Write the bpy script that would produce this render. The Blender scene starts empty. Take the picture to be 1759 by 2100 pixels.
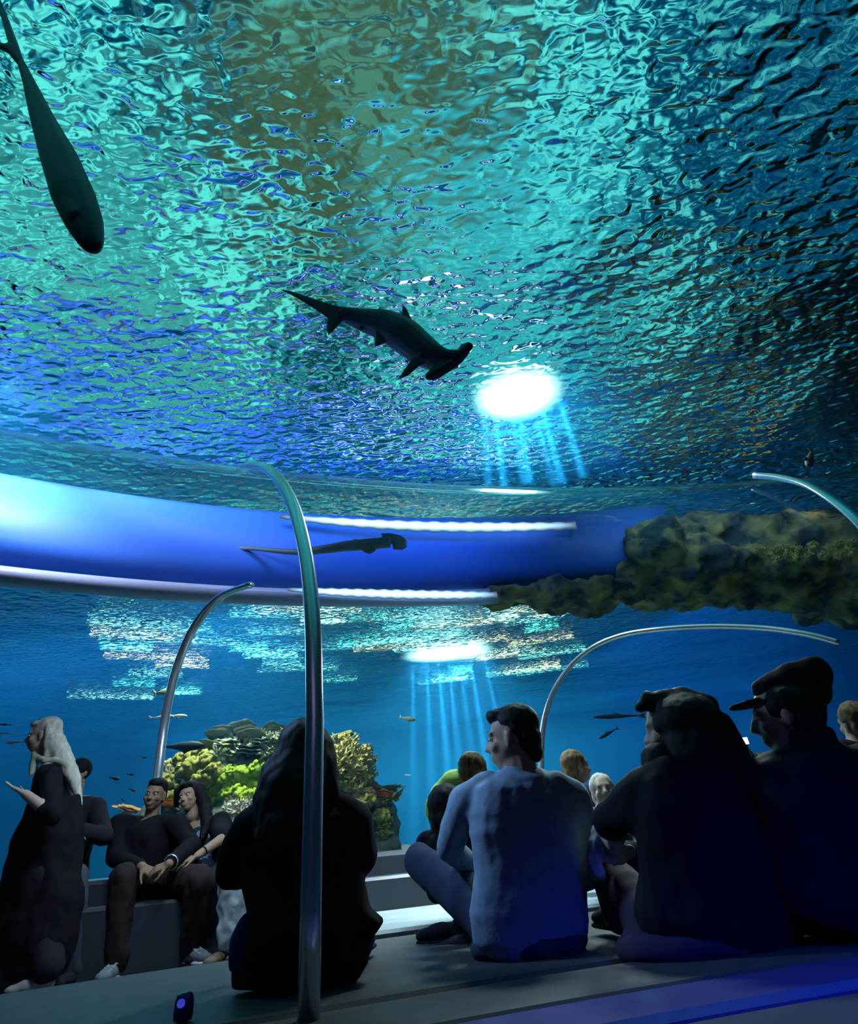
import bpy, bmesh, math, random
from mathutils import Vector, Matrix, noise
random.seed(7)
S = bpy.context.scene
COL = S.collection
# ------------------------------------------------------------------ camera
F_PX, CX, CY = 1150.0, 879.5, 1050.0
PITCH, ROLL, CAM_H = math.radians(31.3), math.radians(5.7), 0.60
cp, sp, cr, sr = math.cos(PITCH), math.sin(PITCH), math.cos(ROLL), math.sin(ROLL)
FW, UP0, RT0 = Vector((0, cp, sp)), Vector((0, -sp, cp)), Vector((1, 0, 0))
RT = RT0 * cr - UP0 * sr
UPV = RT0 * sr + UP0 * cr
CAMP = Vector((0, 0, CAM_H))
cam_d = bpy.data.cameras.new('camera'); cam = bpy.data.objects.new('camera', cam_d); COL.objects.link(cam)
cam_d.sensor_fit = 'VERTICAL'; cam_d.sensor_height = 36.0; cam_d.lens = 36.0 * F_PX / 2100.0
cam_d.clip_start = 0.02; cam_d.clip_end = 200
m3 = Matrix((RT, UPV, -FW)).transposed()
cam.matrix_world = Matrix.Translation(CAMP) @ m3.to_4x4()
S.camera = cam
# ------------------------------------------------------------------ view
S.view_settings.view_transform = 'Standard'; S.view_settings.look = 'None'
S.view_settings.gamma = 1.0; S.view_settings.exposure = 0.0; S.view_settings.use_curve_mapping = False
S.cycles.caustics_refractive = False; S.cycles.caustics_reflective = False
S.cycles.max_bounces = 8; S.cycles.transparent_max_bounces = 16; S.cycles.diffuse_bounces = 2
S.cycles.glossy_bounces = 4; S.cycles.transmission_bounces = 6; S.cycles.volume_bounces = 0
S.cycles.sample_clamp_indirect = 4.0
# ------------------------------------------------------------------ world: daylight above the open tank
W = bpy.data.worlds.new('World'); S.world = W; W.use_nodes = True
wn = W.node_tree.nodes; wl = W.node_tree.links
bg = wn['Background']
tc = wn.new('ShaderNodeTexCoord'); ns = wn.new('ShaderNodeTexNoise'); ns.inputs['Scale'].default_value = 7.0
ns.inputs['Detail'].default_value = 4; wl.new(tc.outputs['Generated'], ns.inputs['Vector'])
rp = wn.new('ShaderNodeValToRGB'); wl.new(ns.outputs['Fac'], rp.inputs['Fac'])
rp.color_ramp.elements[0].position = .43; rp.color_ramp.elements[0].color = (.002, .045, .08, 1)
rp.color_ramp.elements[1].position = .60; rp.color_ramp.elements[1].color = (.15, .95, .86, 1)
e_ = rp.color_ramp.elements.new(.5); e_.color = (.008, .20, .31, 1)
def wblob(direction, r0, r1):
    d = wn.new('ShaderNodeVectorMath'); d.operation = 'DISTANCE'; d.inputs[1].default_value = direction
    wl.new(tc.outputs['Generated'], d.inputs[0])
    mr = wn.new('ShaderNodeMapRange'); mr.inputs['From Min'].default_value = r0; mr.inputs['From Max'].default_value = r1
    mr.inputs['To Min'].default_value = 1; mr.inputs['To Max'].default_value = 0; mr.interpolation_type = 'SMOOTHSTEP'
    wl.new(d.outputs['Value'], mr.inputs['Value']); return mr.outputs['Result']
def wmix(a, fac, col, k):
    mm = wn.new('ShaderNodeMath'); mm.operation = 'MULTIPLY'; mm.inputs[1].default_value = k; wl.new(fac, mm.inputs[0])
    mx = wn.new('ShaderNodeMix'); mx.data_type = 'RGBA'; wl.new(mm.outputs[0], mx.inputs['Factor']); wl.new(a, mx.inputs['A']); mx.inputs['B'].default_value = (*col, 1)
    return mx.outputs['Result']
c_ = rp.outputs['Color']
c_ = wmix(c_, wblob((-.05, .50, .86), .12, .45), (.075, .13, .06), .85)     # brown patch painted into the sky over the middle
c_ = wmix(c_, wblob((-.62, .62, .48), .10, .50), (.12, .80, .72), .5)      # brightest patch painted into the sky, left
c_ = wmix(c_, wblob((.22, .75, .62), .10, .42), (.05, .62, .72), .7)        # second bright patch painted into the sky, middle right
c_ = wmix(c_, wblob((.95, .25, .30), .25, .90), (.0, .05, .14), .95)        # dark blue patch painted into the sky, right
wl.new(c_, bg.inputs['Color']); bg.inputs['Strength'].default_value = .95
# ------------------------------------------------------------------ lamps
def look(o, target):
    o.rotation_euler = (Vector(target) - o.location).to_track_quat('-Z', 'Y').to_euler()
def area(name, loc, tgt, sx, sy, power, col, spread=180):
    l = bpy.data.lights.new(name, 'AREA'); l.shape = 'RECTANGLE'; l.size = sx; l.size_y = sy
    l.energy = power; l.color = col; l.spread = math.radians(spread)
    o = bpy.data.objects.new(name, l); COL.objects.link(o); o.location = loc; look(o, tgt); return o
def spot(name, loc, tgt, power, col, ang=40, blend=.6, rad=.05):
    l = bpy.data.lights.new(name, 'SPOT'); l.energy = power; l.color = col; l.spot_size = math.radians(ang)
    l.spot_blend = blend; l.shadow_soft_size = rad
    o = bpy.data.objects.new(name, l); COL.objects.link(o); o.location = loc; look(o, tgt); return o
SURF = 5.0
# ------------------------------------------------------------------ pixel -> place
def ray(px, py):
    return (FW + RT * ((px - CX) / F_PX) - UPV * ((py - CY) / F_PX))
def U(px, py, D):                     # point at forward distance y = D
    r = ray(px, py); return CAMP + r * (D / r.y)
def UZ(px, py, z):                    # point at height z
    r = ray(px, py); return CAMP + r * ((z - CAM_H) / r.z)
def mpp(px, py, D):                   # metres per pixel there
    r = ray(px, py); return (D / r.y) / F_PX
# ------------------------------------------------------------------ materials
def mat(name): 
    m = bpy.data.materials.new(name); m.use_nodes = True; return m, m.node_tree.nodes, m.node_tree.links
def pbr(name, col, rough=.6, metal=0, spec=.4, nscale=0, bump=0, col2=None, detail=4, coat=0, stretch=None, sheen=0, contrast=(.35, .65)):
    m, n, l = mat(name); b = n['Principled BSDF']
    b.inputs['Base Color'].default_value = (*col, 1); b.inputs['Roughness'].default_value = rough
    b.inputs['Metallic'].default_value = metal; b.inputs['Specular IOR Level'].default_value = spec
    b.inputs['Coat Weight'].default_value = coat; b.inputs['Sheen Weight'].default_value = sheen
    if nscale:
        t = n.new('ShaderNodeTexCoord'); src = t.outputs['Object']
        if stretch:
            mp = n.new('ShaderNodeMapping'); mp.inputs['Scale'].default_value = stretch; l.new(src, mp.inputs['Vector']); src = mp.outputs['Vector']
        x = n.new('ShaderNodeTexNoise'); x.inputs['Scale'].default_value = nscale; x.inputs['Detail'].default_value = detail
        l.new(src, x.inputs['Vector'])
        if col2:
            r = n.new('ShaderNodeValToRGB'); r.color_ramp.elements[0].color = (*col, 1); r.color_ramp.elements[1].color = (*col2, 1)
            r.color_ramp.elements[0].position, r.color_ramp.elements[1].position = contrast
            l.new(x.outputs['Fac'], r.inputs['Fac']); l.new(r.outputs['Color'], b.inputs['Base Color'])
        if bump:
            bp = n.new('ShaderNodeBump'); bp.inputs['Strength'].default_value = .8; bp.inputs['Distance'].default_value = bump
            l.new(x.outputs['Fac'], bp.inputs['Height']); l.new(bp.outputs['Normal'], b.inputs['Normal'])
    return m
def acrylic(name, refl, power, tint=(1, 1, 1), rough=.01):
    m, n, l = mat(name); n.remove(n['Principled BSDF']); o = n['Material Output']
    tr = n.new('ShaderNodeBsdfTransparent'); tr.inputs['Color'].default_value = (*tint, 1)
    gl = n.new('ShaderNodeBsdfGlossy'); gl.inputs['Roughness'].default_value = rough
    lw = n.new('ShaderNodeLayerWeight'); lw.inputs['Blend'].default_value = .5
    pw = n.new('ShaderNodeMath'); pw.operation = 'POWER'; pw.inputs[1].default_value = power
    ml = n.new('ShaderNodeMath'); ml.operation = 'MULTIPLY_ADD'; ml.inputs[1].default_value = refl; ml.inputs[2].default_value = .004
    l.new(lw.outputs['Facing'], pw.inputs[0]); l.new(pw.outputs[0], ml.inputs[0])
    mx = n.new('ShaderNodeMixShader'); l.new(ml.outputs[0], mx.inputs['Fac']); l.new(tr.outputs[0], mx.inputs[1]); l.new(gl.outputs[0], mx.inputs[2])
    l.new(mx.outputs[0], o.inputs['Surface']); return m
def water_surface_mat():
    m, n, l = mat('rippled_water'); n.remove(n['Principled BSDF']); o = n['Material Output']
    g = n.new('ShaderNodeBsdfGlass'); g.inputs['IOR'].default_value = 1.33; g.inputs['Roughness'].default_value = .0
    g.inputs['Color'].default_value = (.8, 1, 1, 1)
    t = n.new('ShaderNodeTexCoord'); mp = n.new('ShaderNodeMapping'); mp.inputs['Scale'].default_value = (1, 1.6, 1)
    l.new(t.outputs['Object'], mp.inputs['Vector'])
    a = n.new('ShaderNodeTexNoise'); a.inputs['Scale'].default_value = 6.2; a.inputs['Detail'].default_value = 1.0; a.inputs['Roughness'].default_value = .4
    a.inputs['Distortion'].default_value = .3
    b = n.new('ShaderNodeTexNoise'); b.inputs['Scale'].default_value = 1.3; b.inputs['Detail'].default_value = 1
    l.new(mp.outputs['Vector'], a.inputs['Vector']); l.new(mp.outputs['Vector'], b.inputs['Vector'])
    b1 = n.new('ShaderNodeBump'); b1.inputs['Strength'].default_value = 1; b1.inputs['Distance'].default_value = .055
    b2 = n.new('ShaderNodeBump'); b2.inputs['Strength'].default_value = 1; b2.inputs['Distance'].default_value = .10
    l.new(b.outputs['Fac'], b2.inputs['Height']); l.new(a.outputs['Fac'], b1.inputs['Height'])
    c = n.new('ShaderNodeTexNoise'); c.inputs['Scale'].default_value = .45; c.inputs['Detail'].default_value = 0; l.new(mp.outputs['Vector'], c.inputs['Vector'])
    b3 = n.new('ShaderNodeBump'); b3.inputs['Strength'].default_value = 1; b3.inputs['Distance'].default_value = .22; l.new(c.outputs['Fac'], b3.inputs['Height']); l.new(b3.outputs['Normal'], b2.inputs['Normal'])
    l.new(b2.outputs['Normal'], b1.inputs['Normal']); l.new(b1.outputs['Normal'], g.inputs['Normal'])
    l.new(g.outputs[0], o.inputs['Surface']); return m
# ------------------------------------------------------------------ mesh helpers
def link(name, me, m, parent=None, smooth=True):
    o = bpy.data.objects.new(name, me); COL.objects.link(o)
    if m: me.materials.append(m)
    if smooth:
        for p in me.polygons: p.use_smooth = True
    if parent: o.parent = parent
    return o
def from_bm(name, bm, m, parent=None, smooth=True):
    bmesh.ops.recalc_face_normals(bm, faces=bm.faces)
    me = bpy.data.meshes.new(name); bm.to_mesh(me); bm.free(); return link(name, me, m, parent, smooth)
def tag(o, label=None, cat=None, group=None, kind=None):
    if label: o['label'] = label
    if cat: o['category'] = cat
    if group: o['group'] = group
    if kind: o['kind'] = kind
    return o
def empty(name, loc, label=None, cat=None, group=None):
    o = bpy.data.objects.new(name, None); COL.objects.link(o); o.location = loc; o.empty_display_size = .1
    return tag(o, label, cat, group)
def adopt(child, parent):             # parent while keeping the place (parents are only translated)
    child.parent = parent; child.location = child.location - parent.location if child.parent else child.location
    return child
def boxbm(bm, lo, hi):
    r = bmesh.ops.create_cube(bm, size=1); v = r['verts']
    for q in v: q.co = Vector([(lo[i] + hi[i]) / 2 + q.co[i] * (hi[i] - lo[i]) for i in range(3)])
    return v
def box(name, lo, hi, m, parent=None, bevel=0):
    bm = bmesh.new(); boxbm(bm, lo, hi)
    if bevel: bmesh.ops.bevel(bm, geom=bm.edges[:], offset=bevel, segments=2, affect='EDGES')
    return from_bm(name, bm, m, parent, smooth=False)
def tube_bm(bm, pts, radii, seg=12, flat=1.0, cap=True, flat_axis=None):
    """sweep of a round or flattened section along pts"""
    n = len(pts); rings = []
    ref = Vector((0, 0, 1)); prev = None
    for i, p in enumerate(pts):
        t = (pts[min(i + 1, n - 1)] - pts[max(i - 1, 0)]).normalized()
        if flat_axis is not None: b = flat_axis - t * flat_axis.dot(t)
        else:
            b = (prev if prev is not None else (ref if abs(t.z) < .9 else Vector((0, 1, 0))))
            b = b - t * b.dot(t)
        b.normalize(); prev = b; c = t.cross(b)
        r = radii[i] if hasattr(radii, '__len__') else radii
        rings.append([bm.verts.new(p + b * (math.cos(a) * r * flat) + c * (math.sin(a) * r)) for a in [2 * math.pi * k / seg for k in range(seg)]])
    for i in range(n - 1):
        for k in range(seg):
            bm.faces.new((rings[i][k], rings[i][(k + 1) % seg], rings[i + 1][(k + 1) % seg], rings[i + 1][k]))
    if cap: bm.faces.new(rings[0]); bm.faces.new(rings[-1][::-1])
def spline(pts, sub=8):
    out = []; n = len(pts)
    for i in range(n - 1):
        p0, p1, p2, p3 = pts[max(i - 1, 0)], pts[i], pts[i + 1], pts[min(i + 2, n - 1)]
        for k in range(sub):
            t = k / sub
            out.append(.5 * ((2 * p1) + (p2 - p0) * t + (2 * p0 - 5 * p1 + 4 * p2 - p3) * t * t + (3 * p1 - p0 - 3 * p2 + p3) * t ** 3))
    out.append(pts[-1]); return out
# plan of the curved tunnel: circles about one centre
TCX, TCY = 2.65, -6.56
def plan(R, x):                       # point of the circle of radius R at world x (far side)
    return Vector((x, TCY + math.sqrt(R * R - (x - TCX) ** 2), 0))
def arc_pts(R, a0, a1, n):            # angle measured from +Y, clockwise positive
    return [Vector((TCX + R * math.sin(a0 + (a1 - a0) * i / n), TCY + R * math.cos(a0 + (a1 - a0) * i / n), 0)) for i in range(n + 1)]
def sweep_profile(name, prof, a0, a1, n, m, closed=False, smooth=True, parent=None):
    """prof: list of (R, z); swept about the tunnel centre"""
    bm = bmesh.new(); rows = []
    for i in range(n + 1):
        a = a0 + (a1 - a0) * i / n
        rows.append([bm.verts.new((TCX + R * math.sin(a), TCY + R * math.cos(a), z)) for R, z in prof])
    k = len(prof)
    for i in range(n):
        for j in range(k if closed else k - 1):
            bm.faces.new((rows[i][j], rows[i][(j + 1) % k], rows[i + 1][(j + 1) % k], rows[i + 1][j]))
    if closed: bm.faces.new(rows[0]); bm.faces.new(rows[-1])
    return from_bm(name, bm, m, parent, smooth)
def caps(bm, a, b, ra, rb, seg=12, sq=None):
    """tapered capsule; sq=(axis, k) squashes it along axis about its own line"""
    a, b = Vector(a), Vector(b); t = (b - a); L = t.length
    if L < 1e-5: t = Vector((0, 0, 1)); L = 1e-5
    t.normalize(); u = t.orthogonal().normalized(); w = t.cross(u); rings = []
    prof = []
    for k in range(5):
        an = math.pi / 2 * (1 - k / 4); prof.append((-math.sin(an) * ra, max(math.cos(an), .04) * ra))
    for k in range(5):
        an = math.pi / 2 * k / 4; prof.append((L + math.sin(an) * rb, max(math.cos(an), .04) * rb))
    for d, r in prof:
        row = []
        for k in range(seg):
            an = 2 * math.pi * k / seg; off = u * (math.cos(an) * r) + w * (math.sin(an) * r)
            q = a + t * d + off
            if sq:
                ax, kk = sq; c = a + t * d; dv = q - c; q = c + dv - ax * (dv.dot(ax) * (1 - kk))
            row.append(bm.verts.new(q))
        rings.append(row)
    for i in range(len(rings) - 1):
        for k in range(seg): bm.faces.new((rings[i][k], rings[i][(k + 1) % seg], rings[i + 1][(k + 1) % seg], rings[i + 1][k]))
    bm.faces.new(rings[0][::-1]); bm.faces.new(rings[-1])
def ell(bm, c, r, axes=None, sub=3):
    """ellipsoid, r=(side, forward, up) along axes"""
    res = bmesh.ops.create_icosphere(bm, subdivisions=sub, radius=1)
    ax = axes or (Vector((1, 0, 0)), Vector((0, 1, 0)), Vector((0, 0, 1)))
    for v in res['verts']:
        p = v.co.copy(); v.co = Vector(c) + ax[0] * (p.x * r[0]) + ax[1] * (p.y * r[1]) + ax[2] * (p.z * r[2])
# ================================================================== tank lamps and added fill lights
L1 = UZ(1062, 812, SURF - .08); L2 = UZ(918, 1340, SURF - .08)
area('tank_lamp', L1, L1 + Vector((0, -.5, -3)), .62, .34, 150, (.75, 1, 1), 120)
area('tank_lamp', L2, L2 + Vector((0, -.5, -3)), 1.9, 1.0, 420, (.75, 1, 1), 120)
def emit(name, col, st):
    m, n, l = mat(name); n.remove(n['Principled BSDF']); e = n.new('ShaderNodeEmission'); e.inputs['Color'].default_value = (*col, 1); e.inputs['Strength'].default_value = st
    l.new(e.outputs[0], n['Material Output'].inputs['Surface']); return m
def lampmat(sx, sy):  # the lamp's soft glow is put into the panel, fading out at the rim
    m, n, l = mat('lamp_light'); n.remove(n['Principled BSDF']); e = n.new('ShaderNodeEmission'); t = n.new('ShaderNodeTexCoord'); mp = n.new('ShaderNodeMapping')
    mp.inputs['Location'].default_value = (-.5, -.5, 0); mp.inputs['Scale'].default_value = (1, 1, 0); l.new(t.outputs['Generated'], mp.inputs['Vector'])
    v = n.new('ShaderNodeVectorMath'); v.operation = 'LENGTH'; l.new(mp.outputs['Vector'], v.inputs[0])
    r_ = n.new('ShaderNodeMapRange'); r_.inputs['From Min'].default_value = .05; r_.inputs['From Max'].default_value = .49; r_.inputs['To Min'].default_value = 1; r_.inputs['To Max'].default_value = 0
    l.new(v.outputs['Value'], r_.inputs['Value']); pw_ = n.new('ShaderNodeMath'); pw_.operation = 'POWER'; pw_.inputs[1].default_value = 1.8; l.new(r_.outputs['Result'], pw_.inputs[0])
    e.inputs['Strength'].default_value = 7; e.inputs['Color'].default_value = (.45, .95, 1, 1); tr = n.new('ShaderNodeBsdfTransparent'); mx = n.new('ShaderNodeMixShader')
    l.new(pw_.outputs[0], mx.inputs['Fac']); l.new(tr.outputs[0], mx.inputs[1]); l.new(e.outputs[0], mx.inputs[2]); l.new(mx.outputs[0], n['Material Output'].inputs['Surface']); return m
def tank_lamp(L, sx, sy, label):
    r = empty('tank_lamp', L, label, 'lamp', None)
    box('housing', (-sx * .2, -sy * .2, .035), (sx * .2, sy * .2, .07), M_case, r)
    bm = bmesh.new(); ell(bm, (0, 0, 0), (sx / 2, sy / 2, .03))
    from_bm('lamp_panel', bm, lampmat(sx, sy), r)
M_case = pbr('lamp_case', (.2, .25, .28), .4)
tank_lamp(L1, 1.15, .95, 'bright floodlight at the water surface with beams falling below it, above the vault')
tank_lamp(L2, 2.6, 1.5, 'bright floodlight low over the far water, seen through the tunnel wall')
random.seed(4)
for L, w_, pw, h_ in ((L1, .38, 15000, 3.0), (L2, .9, 80000, 5.0)):        # narrow spots added to make the beams under the lamps
    for k in range(7):
        x_ = -w_ + 2 * w_ * k / 6 + random.uniform(-.05, .05)
        spot('beam_spot', L + Vector((x_, random.uniform(-.1, .1), -.10)), L + Vector((x_ * 1.5 + random.uniform(-.1, .1), (.13 if h_ < 4 else .35) * h_, -h_)), pw * random.uniform(.5, 1.3), (.6, .95, 1), 6.5, 1, .03)
area('water_fill', (-7.5, 10.8, 4.92), (-7.5, 10.8, 0), 9, 3, 520, (.20, .68, 1))  # unseen fills added to brighten the far water
area('water_fill', (-2, 20.5, 4.92), (-2, 20.5, 0), 16, 3, 480, (.12, .68, 1))
area('water_fill', (6, 12.5, 4.92), (7, 13, 0), 7, 3, 300, (.05, .38, 1))
area('water_fill', (9, 20.5, 4.92), (9, 20.5, 0), 8, 3, 200, (.05, .40, 1))
rl = random.Random(21)
for k in range(54):                                                   # unseen lights added to put glints on the far ripples
    y_ = rl.uniform(10.8, 17.5); x_ = rl.uniform(-.62, .22) * y_ if k < 44 else rl.uniform(.06, .24) * y_
    warm = k >= 44 or rl.random() < .15
    area('ripple_glint_fill', (x_, y_, 4.88), (x_ * .5, 6, 4.88 + .27 * (y_ - 6)), rl.uniform(.6, 2.4), .10, rl.uniform(.02, .07) * (.6 if warm else 1), (1, .95, .55) if warm else (rl.uniform(.1, .4), 1, .9), 22)
area('reef_fill', (-2.6, 6.75, 3.5), (-2.3, 8.0, 1.3), 1.6, .4, 95, (.95, 1, .78), 150)  # unseen light added to brighten the reef front
area('arch_fill', (3.4, 5.3, 4.9), (4.3, 7.2, 3.9), 2.6, .4, 14, (.45, .8, 1), 120)  # unseen fill added to lift the rock arch
area('tunnel_fill', (1.5, 4.3, 2.2), (.95, 2.7, .8), .5, .3, 6, (.75, .9, .85), 60)  # unseen light added for the cloth and the people at the right
spot('arch_spot_fill', (4.6, 5.0, 4.85), UZ(1650, 1135, 3.9), 150, (1, .95, .5), 16, .8, .03)  # unseen spot added to make the yellow tufts bright
area('band_fill', (-5.1, 3.9, 4.9), (-5.0, 5.0, 4.5), 2.4, .3, 190, (.80, .80, 1), 110)  # unseen lights added to wash the blue band, strongest at the left
area('band_fill', (-2.7, 5.1, 4.88), (-2.6, 6.2, 4.45), 2.6, .3, 26, (.40, .55, 1), 110)
area('band_fill', (-.4, 5.6, 4.88), (-.3, 6.8, 4.4), 2.4, .3, 13, (.10, .30, 1), 110)
area('tunnel_fill', (.0, 5.0, 2.2), (-.1, 4.7, 0), .9, .3, 34, (.75, .9, 1), 95)  # unseen fill added to brighten the platform
area('tunnel_fill', (-1.6, 3.5, 2.35), (-1.9, 4.6, .5), .6, .3, 14, (.62, .78, .95), 130)  # unseen fill added for the people at the left
area('sill_fill', (1.3, .35, 1.6), (1.1, 1.42, .26), .8, .05, 5.5, (.015, .06, 1), 60)  # unseen light added to turn the sill blue
area('side_fill', (-1.7, 2.7, 2.3), (.2, 2.55, .7), .3, .3, 3.4, (.38, .62, 1), 50)  # unseen light added to brighten the left side of the sweater
area('rear_fill', (0, -3.0, 2.8), (.3, 2.5, .8), 2.5, 1, 3.5, (.5, .38, .9))  # dim fill added behind the camera to tint the dark figures
# ================================================================== tank walls and bed
M_wall = pbr('blue_tank_wall', (.02, .20, .42), .9, spec=.1, nscale=.35, col2=(.03, .27, .50), detail=5)
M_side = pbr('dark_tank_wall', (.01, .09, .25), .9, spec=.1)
M_sand = pbr('tank_sand', (.10, .20, .22), .95, spec=.1, nscale=2, col2=(.15, .27, .28), bump=.03)
for nm, lo, hi, mm_ in (('wall_back', (-32, 24, -1.2), (34, 24.3, SURF + .1), M_wall), ('wall_front', (-32, -7.3, -1.2), (34, -7, SURF + .1), M_side),
                        ('wall_left', (-32.3, -7.3, -1.2), (-32, 24.3, SURF + .1), M_wall), ('wall_right', (34, -7.3, -1.2), (34.3, 24.3, SURF + .1), M_side),
                        ('ground_tank_bed', (-32, -7, -1.5), (34, 24, -1.2), M_sand)):
    tag(box(nm, lo, hi, mm_), kind='structure')
bm = bmesh.new()
vs = [bm.verts.new(p) for p in ((-32, -7, SURF), (34, -7, SURF), (34, 24, SURF), (-32, 24, SURF))]; bm.faces.new(vs)
me = bpy.data.meshes.new('water_surface'); bm.to_mesh(me); bm.free()
ws = link('water_surface', me, water_surface_mat(), smooth=False)
tag(ws, 'rippled water surface of the tank seen from below', kind='structure')
def haze(name, lo, hi, col, dens):
    m, n, l = mat(name + '_haze'); n.remove(n['Principled BSDF']); v = n.new('ShaderNodeVolumeScatter')
    v.inputs['Color'].default_value = (*col, 1); v.inputs['Density'].default_value = dens; v.inputs['Anisotropy'].default_value = .3
    l.new(v.outputs[0], n['Material Output'].inputs['Volume']); return tag(box(name, lo, hi, m), 'hazy blue water of the tank', kind='structure')
haze('water', (-14, 6.6, -1.1), (16, 23.5, 4.98), (.03, .40, .95), .038)
haze('water', (-8, 2.6, 3.80), (9, 6.55, 4.97), (.02, .38, .85), .095)
# ================================================================== panel added for the blue band reflected in the acrylic
M_band = pbr('reflected_band_blue', (.05, .20, .86), .45, spec=.3, nscale=.5, col2=(.04, .17, .78), stretch=(.3, 1, 3))
b = sweep_profile('reflected_band', [(13.66, 4.66), (13.54, 4.54), (13.50, 3.8), (13.55, 3.64), (13.66, 3.58), (14.0, 3.58), (14.0, 4.66)], -1.25, .05, 60, M_band, closed=True)
tag(b, 'long blue panel added for the reflected blue band above the tunnel', kind='structure')
b = sweep_profile('trim_reflected_band', [(13.50 + .12 * math.cos(t), 3.37 + .10 * math.sin(t)) for t in [2 * math.pi * k / 16 for k in range(16)]], -1.25, -.14, 60, pbr('pale_blue_lip', (.45, .55, .85), .25, spec=.6), closed=True)  # lip added for the pale lower edge of the reflected band
tag(b, kind='structure')
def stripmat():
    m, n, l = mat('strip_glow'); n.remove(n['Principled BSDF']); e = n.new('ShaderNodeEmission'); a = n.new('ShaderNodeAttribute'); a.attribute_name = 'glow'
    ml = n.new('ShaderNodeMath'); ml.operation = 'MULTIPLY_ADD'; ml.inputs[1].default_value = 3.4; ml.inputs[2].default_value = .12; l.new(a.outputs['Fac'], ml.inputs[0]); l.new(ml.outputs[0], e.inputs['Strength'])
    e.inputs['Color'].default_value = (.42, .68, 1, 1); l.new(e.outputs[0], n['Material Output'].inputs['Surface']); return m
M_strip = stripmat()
def strip(R, z0, z1, x0, x1, w, label):  # glowing streaks that stand in for highlights, no lamps there
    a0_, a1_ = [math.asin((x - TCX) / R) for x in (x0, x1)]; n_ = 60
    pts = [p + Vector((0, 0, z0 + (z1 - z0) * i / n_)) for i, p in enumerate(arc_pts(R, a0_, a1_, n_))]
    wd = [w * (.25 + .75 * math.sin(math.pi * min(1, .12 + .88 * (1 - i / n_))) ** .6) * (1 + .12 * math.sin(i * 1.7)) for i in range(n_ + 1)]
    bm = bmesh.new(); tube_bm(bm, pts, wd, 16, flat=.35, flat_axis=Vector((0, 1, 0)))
    o = from_bm('highlight_streak', bm, M_strip); at = o.data.attributes.new('glow', 'FLOAT', 'POINT')
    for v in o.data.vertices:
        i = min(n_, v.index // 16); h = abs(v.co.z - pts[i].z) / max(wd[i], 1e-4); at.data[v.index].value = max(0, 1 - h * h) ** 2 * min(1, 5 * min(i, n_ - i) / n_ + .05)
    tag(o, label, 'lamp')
strip(13.40, 4.43, 4.30, -1.9, 2.0, .085, 'upper white glowing streak added as a highlight along the top of the blue band')
strip(13.34, 3.40, 3.32, -1.75, .75, .065, 'lower white glowing streak added as a highlight under the blue band')
# ================================================================== tunnel acrylic
M_near = acrylic('near_acrylic', .95, 5.0, (.93, .97, 1.0)); M_far = acrylic('far_acrylic', .30, 5.0, (.93, .98, 1.0))
def vault_prof(Rn, Z0, rad, t0, t1, n, lowz=None):
    pr = []
    if lowz is not None: pr.append((Rn - rad * math.cos(math.radians(t0)), lowz))
    for i in range(n + 1):
        t = math.radians(t0 + (t1 - t0) * i / n); pr.append((Rn - rad * math.cos(t), Z0 + rad * math.sin(t)))
    return pr
RA, VZ, VR = 10.8, 1.06, 1.8
near = sweep_profile('window_1', vault_prof(RA, VZ, VR, 0, 90, 30, .28), -.85, .42, 80, M_near)
far = sweep_profile('window_2', vault_prof(RA, VZ, VR, 180, 90, 30, .64), -.85, .42, 80, M_far)
tag(near, kind='structure'); tag(far, kind='structure')
# ================================================================== floor, ledges, benches
M_floor = pbr('grey_stone_floor', (.10, .12, .13), .4, spec=.4, nscale=3, col2=(.16, .18, .19), bump=.002)
M_dark = pbr('dark_ledge', (.035, .045, .06), .45, nscale=20, bump=.001)
M_bench = pbr('grey_bench_top', (.035, .035, .040), .65, nscale=12, col2=(.048, .047, .052))
M_light = pbr('pale_platform', (.42, .50, .52), .35, nscale=2.5, col2=(.30, .36, .36), stretch=(1, 2.5, 1))
M_blue = pbr('blue_lit_sill', (.10, .10, .28), .25, spec=.7, nscale=1.2, col2=(.07, .07, .2))  # blue light on this strip of ledge is put into its colour
FZ = .10
def ring(name, r0, r1, z0, z1, m, a0=-.85, a1=.42, bev=.015):
    return sweep_profile(name, [(r0, z0), (r0, z1 - bev), (r0 + bev, z1), (r1 - bev, z1), (r1, z1 - bev), (r1, z0)], a0, a1, 80, m, closed=True, smooth=False)
tag(ring('floor', 8.9, 12.6, -.05, FZ, M_floor), kind='structure')
tag(sweep_profile('trim_far_ledge', [(12.0, 0), (12.0, .47), (12.02, .49), (12.45, .49), (12.45, .62), (12.48, .645), (12.85, .66), (12.85, -1.2)], -.85, .42, 60, M_dark, closed=True, smooth=False), kind='structure')
tag(ring('floor_platform', 10.68, 12.0, FZ, .28, M_light, -.345, .42), kind='structure')
tag(ring('trim_near_ledge', 8.70, 9.04, -.05, .27, M_bench), kind='structure')
tag(ring('trim_blue_lit_sill', 8.46, 8.69, -.05, .27, M_blue), kind='structure')
tag(ring('trim_lower_ledge', 7.4, 8.45, -.05, .255, M_dark), kind='structure')
tag(ring('bench', 9.12, 10.50, FZ + .001, .265, M_bench), 'long curved grey bench running the length of the tunnel', 'bench', kind='thing')
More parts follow.
